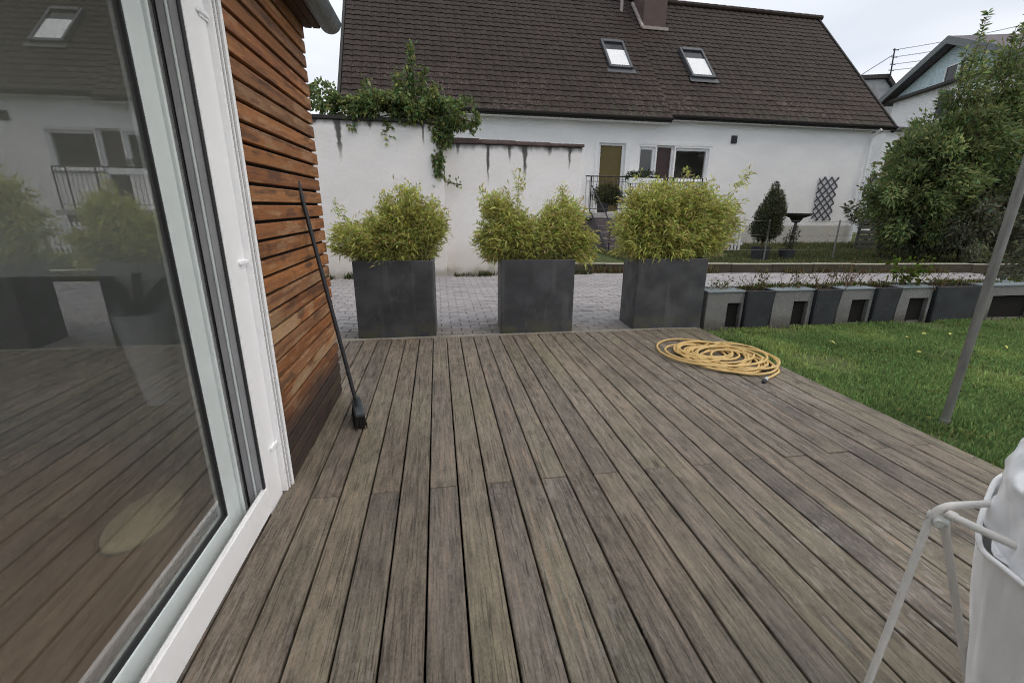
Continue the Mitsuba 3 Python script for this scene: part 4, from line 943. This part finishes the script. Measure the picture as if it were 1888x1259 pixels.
def branchy(name, label, cat, lobes, n, col, seed, trunk, ll, lw=0.42, shoots=(), group=None, alt=None, altp=0.0, shell=0.45, hang=0.0):
    rng = np.random.default_rng(seed); t = thing(name, label, cat, group)
    # lobes are broken into many clumps so that the outline is uneven and gaps remain
    Pc, Dc = blob_points(max(30, n // 95), lobes, rng, shell)
    k = rng.integers(0, len(Pc), n); cs = rng.uniform(0.16, 0.36, len(Pc))
    off = unit(rng.normal(size=(n, 3))) * (rng.random((n, 1)) ** 0.5) * cs[k][:, None]
    Pp = Pc[k] + off; Dd = unit(unit(off) * 0.5 + Dc[k] * 0.5 + rng.normal(0, 0.45, (n, 3)) + [0, 0, 0.15 - hang])
    tone = np.exp(np.random.default_rng(seed + 1).normal(0, 0.25, len(Pc)))[k]
    st = [tube(catmull(q[0], 5), np.linspace(q[1], q[2], (len(q[0]) - 1) * 5 + 1), 7) for q in trunk]
    for i in range(0, len(Pc), 3):
        b = np.array(trunk[0][0][-1]); e = Pc[i]; st.append(tube(catmull([b, (b + e) / 2 + [0, 0, -0.1], e], 3), np.linspace(0.02, 0.006, 7), 4, cap=False))
    for a, b, kk, w in shoots:
        a, b = np.array(a), np.array(b); s = rng.random(kk); az = rng.random(kk) * 6.283
        Pp = np.vstack([Pp, a + (b - a) * s[:, None] + rng.normal(0, 0.015, (kk, 3))]); o = np.stack([np.cos(az), np.sin(az), 0.45 + 0 * az], 1)
        Dd = np.vstack([Dd, unit(o + rng.normal(0, 0.2, (kk, 3)))]); tone = np.concatenate([tone, np.full(kk, 1.0)]); st.append(tube([a - (b - a) * 0.4, a, b], [0.014, 0.012, 0.005], 5))
    n = len(Pp); Ls = rng.uniform(*ll, n)
    obj('crown', leaves(Pp, Dd, Ls, Ls * lw, rng, 0.2, 0.12), 'leaf', t, color=np.clip(leaf_colors(n, col, rng, 0.28, 0.12, alt=alt, altp=altp) * np.repeat(tone, 5)[:, None], 0.004, 0.8))
    obj('trunk', merge(st), 'bark', t, smooth=50)
    return t


branchy('laurel_tree', 'large green laurel with upright leafy shoots rising into the sky at the right', 'tree',
        [(13.0, 10.6, 1.9, 1.5, 1.1, 1.6), (12.45, 10.4, 2.4, 0.85, .8, .9), (13.3, 10.4, 3.2, 1.15, .9, .95), (14.6, 10.4, 2.8, 1.4, 1.0, 1.6), (12.9, 10.3, 4.2, .28, .28, .7), (14.1, 10.3, 4.6, .45, .4, .9), (15.0, 10.4, 4.0, 1.0, .8, 1.1), (15.6, 10.3, 5.2, .7, .6, 1.0)], 42000, (0.175, 0.228, 0.098), 101,
        [([(13.2, 10.7, -0.05), (13.1, 10.6, 0.8), (12.9, 10.6, 1.8), (12.8, 10.5, 2.8)], 0.11, 0.05), ([(13.1, 10.6, 0.7), (12.3, 10.5, 1.6), (11.8, 10.4, 2.4)], 0.06, 0.03)], (0.10, 0.18), 0.36,
        shoots=[((12.85, 10.3, 4.5), (12.95, 10.3, 5.85), 110, 0), ((12.7, 10.3, 4.2), (12.62, 10.3, 5.1), 60, 0), ((13.05, 10.3, 4.3), (13.2, 10.3, 5.3), 60, 0), ((14.0, 10.2, 5.0), (14.0, 10.2, 6.45), 110, 0), ((14.3, 10.2, 4.9), (14.4, 10.2, 6.1), 80, 0), ((13.8, 10.2, 4.6), (13.72, 10.2, 5.6), 60, 0)], alt=(0.31, 0.33, 0.14), altp=0.16)
branchy('garden_shrub', 'broad dense green shrub left of the laurel, beside the house corner', 'shrub',
        [(13.3, 11.3, 1.7, .8, .9, .95), (13.3, 11.0, 2.4, .85, .9, .75), (13.4, 11.4, 1.1, .5, .7, .6)], 11000, (0.140, 0.185, 0.078), 102, [([(13.1, 11.5, -0.05), (13.0, 11.4, 0.7), (12.8, 11.2, 1.6)], 0.06, 0.03), ([(12.9, 11.4, -0.05), (12.6, 11.4, 0.8), (12.4, 11.3, 1.6)], 0.05, 0.025)], (0.08, 0.14), 0.42, alt=(0.27, 0.28, 0.12), altp=0.14)
branchy('garden_shrub', 'dark low hanging shrub under the laurel behind the low planter row', 'shrub',
        [(13.6, 9.9, 1.0, 1.3, .8, .85), (15.0, 9.6, 1.4, 1.3, 1.0, 1.3), (12.6, 10.6, 0.9, .7, .6, .7)], 12000, (0.13, 0.14, 0.095), 103, [([(14.0, 10.2, -0.05), (13.9, 10.1, 0.5), (13.8, 10.0, 1.0)], 0.06, 0.03)], (0.08, 0.14), 0.42, hang=0.3)
branchy('garden_shrub', 'dark shrub overhanging the lawn at the right picture edge', 'shrub',
        [(9.2, 5.6, 0.55, .85, .6, .6), (9.9, 5.4, 1.2, .8, .7, .9)], 5200, (0.11, 0.12, 0.08), 104, [([(9.6, 5.7, -0.08), (9.5, 5.6, 0.4), (9.4, 5.6, 0.9)], 0.04, 0.02)], (0.07, 0.12), 0.42, hang=0.25)
branchy('garden_shrub', 'dark hedge in the shade at the far end of the garden behind the shrubs', 'hedge',
        [(16.5, 14.5, 1.6, 1.8, .9, 1.6), (18.6, 14.0, 2.2, 1.8, 1.0, 2.2), (20.5, 13.5, 2.6, 1.8, 1.0, 2.6), (15.3, 12.6, 1.2, .8, .7, 1.0)], 14000, (0.11, 0.115, 0.08), 105, [([(17.5, 14.5, -0.05), (17.5, 14.5, 0.8), (17.6, 14.4, 1.6)], 0.08, 0.04)], (0.10, 0.18), 0.45)
sf = thing('slat_fence', 'dark grey slatted garden fence in the shade under the trees', 'fence')
for i in range(6):
    obj('slat', box(14.6, 18.2, 13.9, 13.93, 0.08 + i * 0.17, 0.20 + i * 0.17, 0.006), 'fence_grey', sf)
for x in (14.6, 16.4, 18.1):
    obj('post', box(x, x + 0.08, 13.935, 14.0, -0.05, 1.12, 0.006), 'fence_grey', sf)

# ------------------------------------------------------------------ far houses, mast and cables
FE = np.array([39.95, 38.0, 0.0]); FD = unit(np.array([-.28, -.96, 0.0])); FB = np.array([0.96, -0.28, 0.0])


def far(v):  # (along gable, depth, z)
    v = np.asarray(v, float); return FE + v[:, :1] * FD + v[:, 1:2] * FB + np.array([0, 0, 1]) * v[:, 2:3]


def farbox(a0, a1, d0, d1, z0, z1):
    v, f = box(a0, a1, d0, d1, z0, z1); return far(v), f


def farprism(poly, d0, d1):
    e = extrude(Polygon(poly), d1 - d0); return far(np.stack([e[0][:, 0], e[0][:, 2] + d0, e[0][:, 1]], 1)), e[1]


fh = thing('gable_house', 'distant gabled house with pale blue boarding above white walls, behind the laurel', 'house')
wpoly = Polygon([(0.6, -0.1), (12.4, -0.1), (12.4, 10.5), (0.6, 10.5)])
obj('wall', farprism(wpoly, 0.0, 11), 'far_plaster', fh)
gp = Polygon([(0.5, 10.56), (12.5, 10.56), (6.49, 13.12)]).difference(sbox(5.85, 10.7, 7.05, 11.75)).difference(sbox(7.15, 10.7, 8.0, 11.6))
obj('gable', farprism(gp, -0.02, 0.35), 'pale_blue_boards', fh)
obj('gable_back', farprism(Polygon([(0.9, 10.56), (12.1, 10.56), (6.49, 12.95)]), 0.6, 10.8), 'black_void', fh)
for a0, a1, z1 in ((5.85, 7.05, 11.75), (7.15, 8.0, 11.6)):
    k = obj('window', merge([farbox(a0, a0 + .08, -0.01, .1, 10.7, z1), farbox(a1 - .08, a1, -0.01, .1, 10.7, z1), farbox(a0 + .08, a1 - .08, -0.01, .1, z1 - .08, z1)]), 'window_white', fh)
    obj('pane', (far(np.array([[a0 + .08, .05, 10.7], [a1 - .08, .05, 10.7], [a1 - .08, .05, z1 - .08], [a0 + .08, .05, z1 - .08]])), np.array([[0, 1, 2], [0, 2, 3]])), 'dark_glass', k)
obj('pent_roof', farprism(Polygon([(-0.1, 10.38), (12.6, 10.38), (12.6, 10.56), (-0.1, 10.56)]), -0.5, 0.0), 'dark_trim', fh)
obj('window', farbox(5.9, 7.4, -0.03, 0.05, 8.2, 9.9), 'vent_dark', fh)
obj('roof', merge([farprism(Polygon([(-0.5, 10.28), (6.49, 13.25), (6.49, 13.6), (-0.5, 10.62)]), -0.75, 11.6), farprism(Polygon([(13.5, 10.28), (6.49, 13.25), (6.49, 13.6), (13.5, 10.62)]), -0.75, 11.6)]), 'far_roof', fh)
obj('bargeboard', merge([farprism(Polygon([(-0.55, 10.15), (6.49, 13.12), (6.49, 13.62), (-0.55, 10.65)]), -0.85, -0.751), farprism(Polygon([(13.55, 10.15), (6.49, 13.12), (6.49, 13.62), (13.55, 10.65)]), -0.85, -0.751)]), 'gutter_zinc', fh)
sh = thing('small_far_house', 'small grey gable end peeping over the white house roof edge', 'house')
e = extrude(Polygon([(38.6, -0.1), (44.9, -0.1), (44.9, 11.9), (43.1, 13.45), (38.6, 13.1)]), 5.0)
obj('wall', (np.stack([e[0][:, 0], e[0][:, 2] + 42, e[0][:, 1]], 1) * [1, 1, 1], e[1][:, ::-1]), 'far_grey', sh)
e = extrude(Polygon([(38.4, 13.15), (43.1, 13.5), (45.1, 11.75), (45.3, 12.0), (43.2, 13.85), (38.4, 13.45)]), 5.6)
obj('roof', (np.stack([e[0][:, 0], e[0][:, 2] + 41.7, e[0][:, 1]], 1), e[1][:, ::-1]), 'dark_trim', sh)
ah = thing('low_annex', 'small white annex with a red brown shutter beside the white house corner', 'annex')
obj('wall', box(26.5, 31, 25, 29, -0.1, 5.9, 0.02), 'far_plaster', ah); obj('roof', box(26.3, 31.2, 24.7, 29.3, 5.902, 6.1, 0.02), 'far_roof', ah)
obj('shutter', merge([box(26.9, 27.7, 24.95, 24.997, 3.6, 4.8, 0.01)] + [box(26.95, 27.65, 24.93, 24.949, 3.66 + 0.16 * i, 3.74 + 0.16 * i) for i in range(7)]), 'red_shutter', ah)
ma = thing('roof_mast', 'thin dark electricity mast on the small far roof', 'mast')
obj('pole', tube([(43.2, 41.6, 13.2), (43.0, 41.6, 15.9)], 0.06, 8), 'black_iron', ma)
for z in (15.8, 15.2, 14.6, 14.1): obj('insulator', tube([(42.85, 41.6, z), (43.45, 41.6, z)], 0.04, 6), 'black_iron', ma)
cl = ['top cable of the four running right from the roof mast', 'second highest cable running right from the roof mast', 'third cable down running right from the roof mast', 'lowest cable running right from the roof mast']
for i, z in enumerate((15.8, 15.2, 14.6, 14.1)):
    s = np.linspace(0, 1, 10); obj('overhead_cable', tube(np.stack([43.1 + 13 * s, 41.6 - 9.0 * s, z + (2.2 - 0.25 * i) * s - 1.4 * s * (1 - s)], 1), 0.022, 4), 'black_iron', label=cl[i], cat='cable')
obj('overhead_cable', tube([(43.0, 41.6, 15.4), (40.0, 42.5, 13.3)], 0.03, 4), 'black_iron', label='stay wire running down left from the roof mast', cat='cable')

# ------------------------------------------------------------------ folding laundry hamper at the lower right
ha = thing('laundry_hamper', 'white folding frame laundry hamper with a pale cloth bag at the lower right', 'laundry hamper')
HA = math.radians(60.5); HMx = np.eye(4)  # hamper axes: length, width (to the right), up
HMx[:2, 0] = [math.sin(HA), math.cos(HA)]; HMx[:2, 1] = [math.cos(HA), -math.sin(HA)]


def HP(pts): return np.asarray(pts, float) @ HMx[:3, :3].T


def flip(m): return m[0], m[1][:, ::-1]


obj('frame_leg', tube(catmull(HP([(1.190, -0.085, 0.0), (1.225, -0.075, 0.36), (1.262, -0.068, 0.71), (1.266, -0.064, 0.752), (1.275, -0.052, 0.772), (1.30, -0.035, 0.776), (1.40, 0.03, 0.776), (1.55, 0.10, 0.776), (1.8, 0.2, 0.776)]), 8), 0.0078, 12), 'rack_white', ha, smooth=50)
obj('frame_leg', tube(catmull(HP([(1.50, 0.150, 0.0), (1.385, 0.055, 0.36), (1.285, -0.035, 0.70), (1.275, -0.042, 0.745), (1.272, -0.03, 0.762), (1.262, 0.0, 0.760), (1.20, 0.48, 0.745)]), 8), 0.0084, 12), 'rack_white', ha, smooth=50)
obj('frame_leg', tube(catmull(HP([(1.90, 0.10, 0.0), (1.88, 0.08, 0.4), (1.86, 0.06, 0.776), (1.80, 0.48, 0.776)]), 8), 0.0078, 12), 'rack_white', ha, smooth=50)
J = np.array([1.270, -0.054, 0.742])
obj('joint', merge([tube(HP([J + [0.0, -0.020, 0], J + [0.0, 0.018, 0]]), 0.0125, 12), tube(HP([J + [-0.012, 0.0, 0], J + [-0.022, 0.004, 0]]), 0.009, 10)]), 'joint_plastic', ha, smooth=40)
# the hanging bag: a lofted superellipse with soft folds
nz, ns = 26, 72; a = np.linspace(0, 2 * math.pi, ns, endpoint=False); v = []
for i in range(nz):
    q = i / (nz - 1); z = 0.05 + 0.675 * q; l0, l1 = 1.33 - 0.165 * q, 1.66 + 0.14 * q; w0, w1 = 0.105 - 0.10 * q, 0.40 + 0.07 * q
    ex = 0.5; cxs, sns = np.cos(a), np.sin(a)
    cr = meshkit.fbm(np.stack([np.cos(a) * 2.2, np.sin(a) * 2.2, 0 * a + q * 3.5], 1), 4, 6) - 0.5
    rr = 1 + 0.012 * np.sin(5 * a + 4 * q) * (0.4 + 0.6 * q) + 0.008 * np.sin(11 * a - 6 * q) + 0.10 * cr * (0.5 + 0.5 * math.sin(q * 3.0)) + 0.012 * np.sin(23 * a + 5 * q) * q
    v.append(np.stack([(l0 + l1) / 2 + (l1 - l0) / 2 * np.sign(cxs) * np.abs(cxs) ** ex * rr, (w0 + w1) / 2 + (w1 - w0) / 2 * np.sign(sns) * np.abs(sns) ** ex * rr, 0 * a + z], 1))
v = HP(np.vstack(v + [np.array([[1.48, 0.25, 0.045]])])); i, j = np.meshgrid(np.arange(nz - 1), np.arange(ns), indexing='ij'); j2 = (j + 1) % ns
q = np.stack([i * ns + j, i * ns + j2, (i + 1) * ns + j2, (i + 1) * ns + j], -1).reshape(-1, 4)
k = np.arange(ns); f = np.vstack([q[:, [0, 1, 2]], q[:, [0, 2, 3]], np.stack([(k + 1) % ns, k, k * 0 + nz * ns], 1)])
obj('cloth_bag', flip((v, f)), 'bag_cloth', ha, smooth=True)
lq, wq = (1.165 + 1.80) / 2, (0.005 + 0.47) / 2; aa_ = np.linspace(0, 2 * math.pi, 65)[:-1]
hem = np.stack([lq + 0.319 * np.sign(np.cos(aa_)) * np.abs(np.cos(aa_)) ** 0.5, wq + 0.234 * np.sign(np.sin(aa_)) * np.abs(np.sin(aa_)) ** 0.5, 0.725 + 0.006 * np.sin(7 * aa_)], 1)
obj('bag_hem', tube(HP(hem), 0.0055, 8, closed=True), 'bag_cloth', ha, smooth=50)
# crumpled white sack sticking out of the bag
ic = trimesh.creation.icosphere(5); d = np.array(ic.vertices); f = np.array(ic.faces)
nn = 0.5 * (meshkit.fbm(d * 1.5 + 5, 3, 3) - 0.5); rid = np.abs(meshkit.fbm(d * 1.9 + 17, 3, 8) - 0.5); rid2 = np.abs(meshkit.fbm(d * 4.5 + 3, 2, 5) - 0.5)
R = 1 + 0.30 * nn - 0.35 * rid + 0.12 * (0.25 - rid2)
sq = np.sign(d) * np.abs(d) ** 0.72
v = HP(np.maximum(sq * R[:, None] * [0.315, 0.235, 0.235], [-9, -9, -0.04]) + [1.475, 0.245, 0.755])
obj('crumpled_sack', flip((v, f)), 'bag_plastic', smooth=True, label='crumpled white plastic sack stuffed in the laundry hamper', cat='sack')

for k_, g_ in (('planter', 'large slate planters along the deck end'), ('bamboo_plant', 'bamboo plants in the large planters'), ('small_planter', 'small dark planters in the low row'), ('concrete_block', 'concrete blocks in the low row'),
               ('border_plant', 'small plants along the low row'), ('fallen_leaf', 'fallen leaves on the lawn'), ('garden_shrub', 'shrubs of the neighbouring garden'), ('overhead_cable', 'cables at the roof mast'), ('potted_shrub', 'potted shrubs by the white house')):
    for k in list(labels):
        if (k == k_ or k.startswith(k_ + '_0')) and 'label' in labels[k] and '__' not in k: labels[k]['group'] = g_
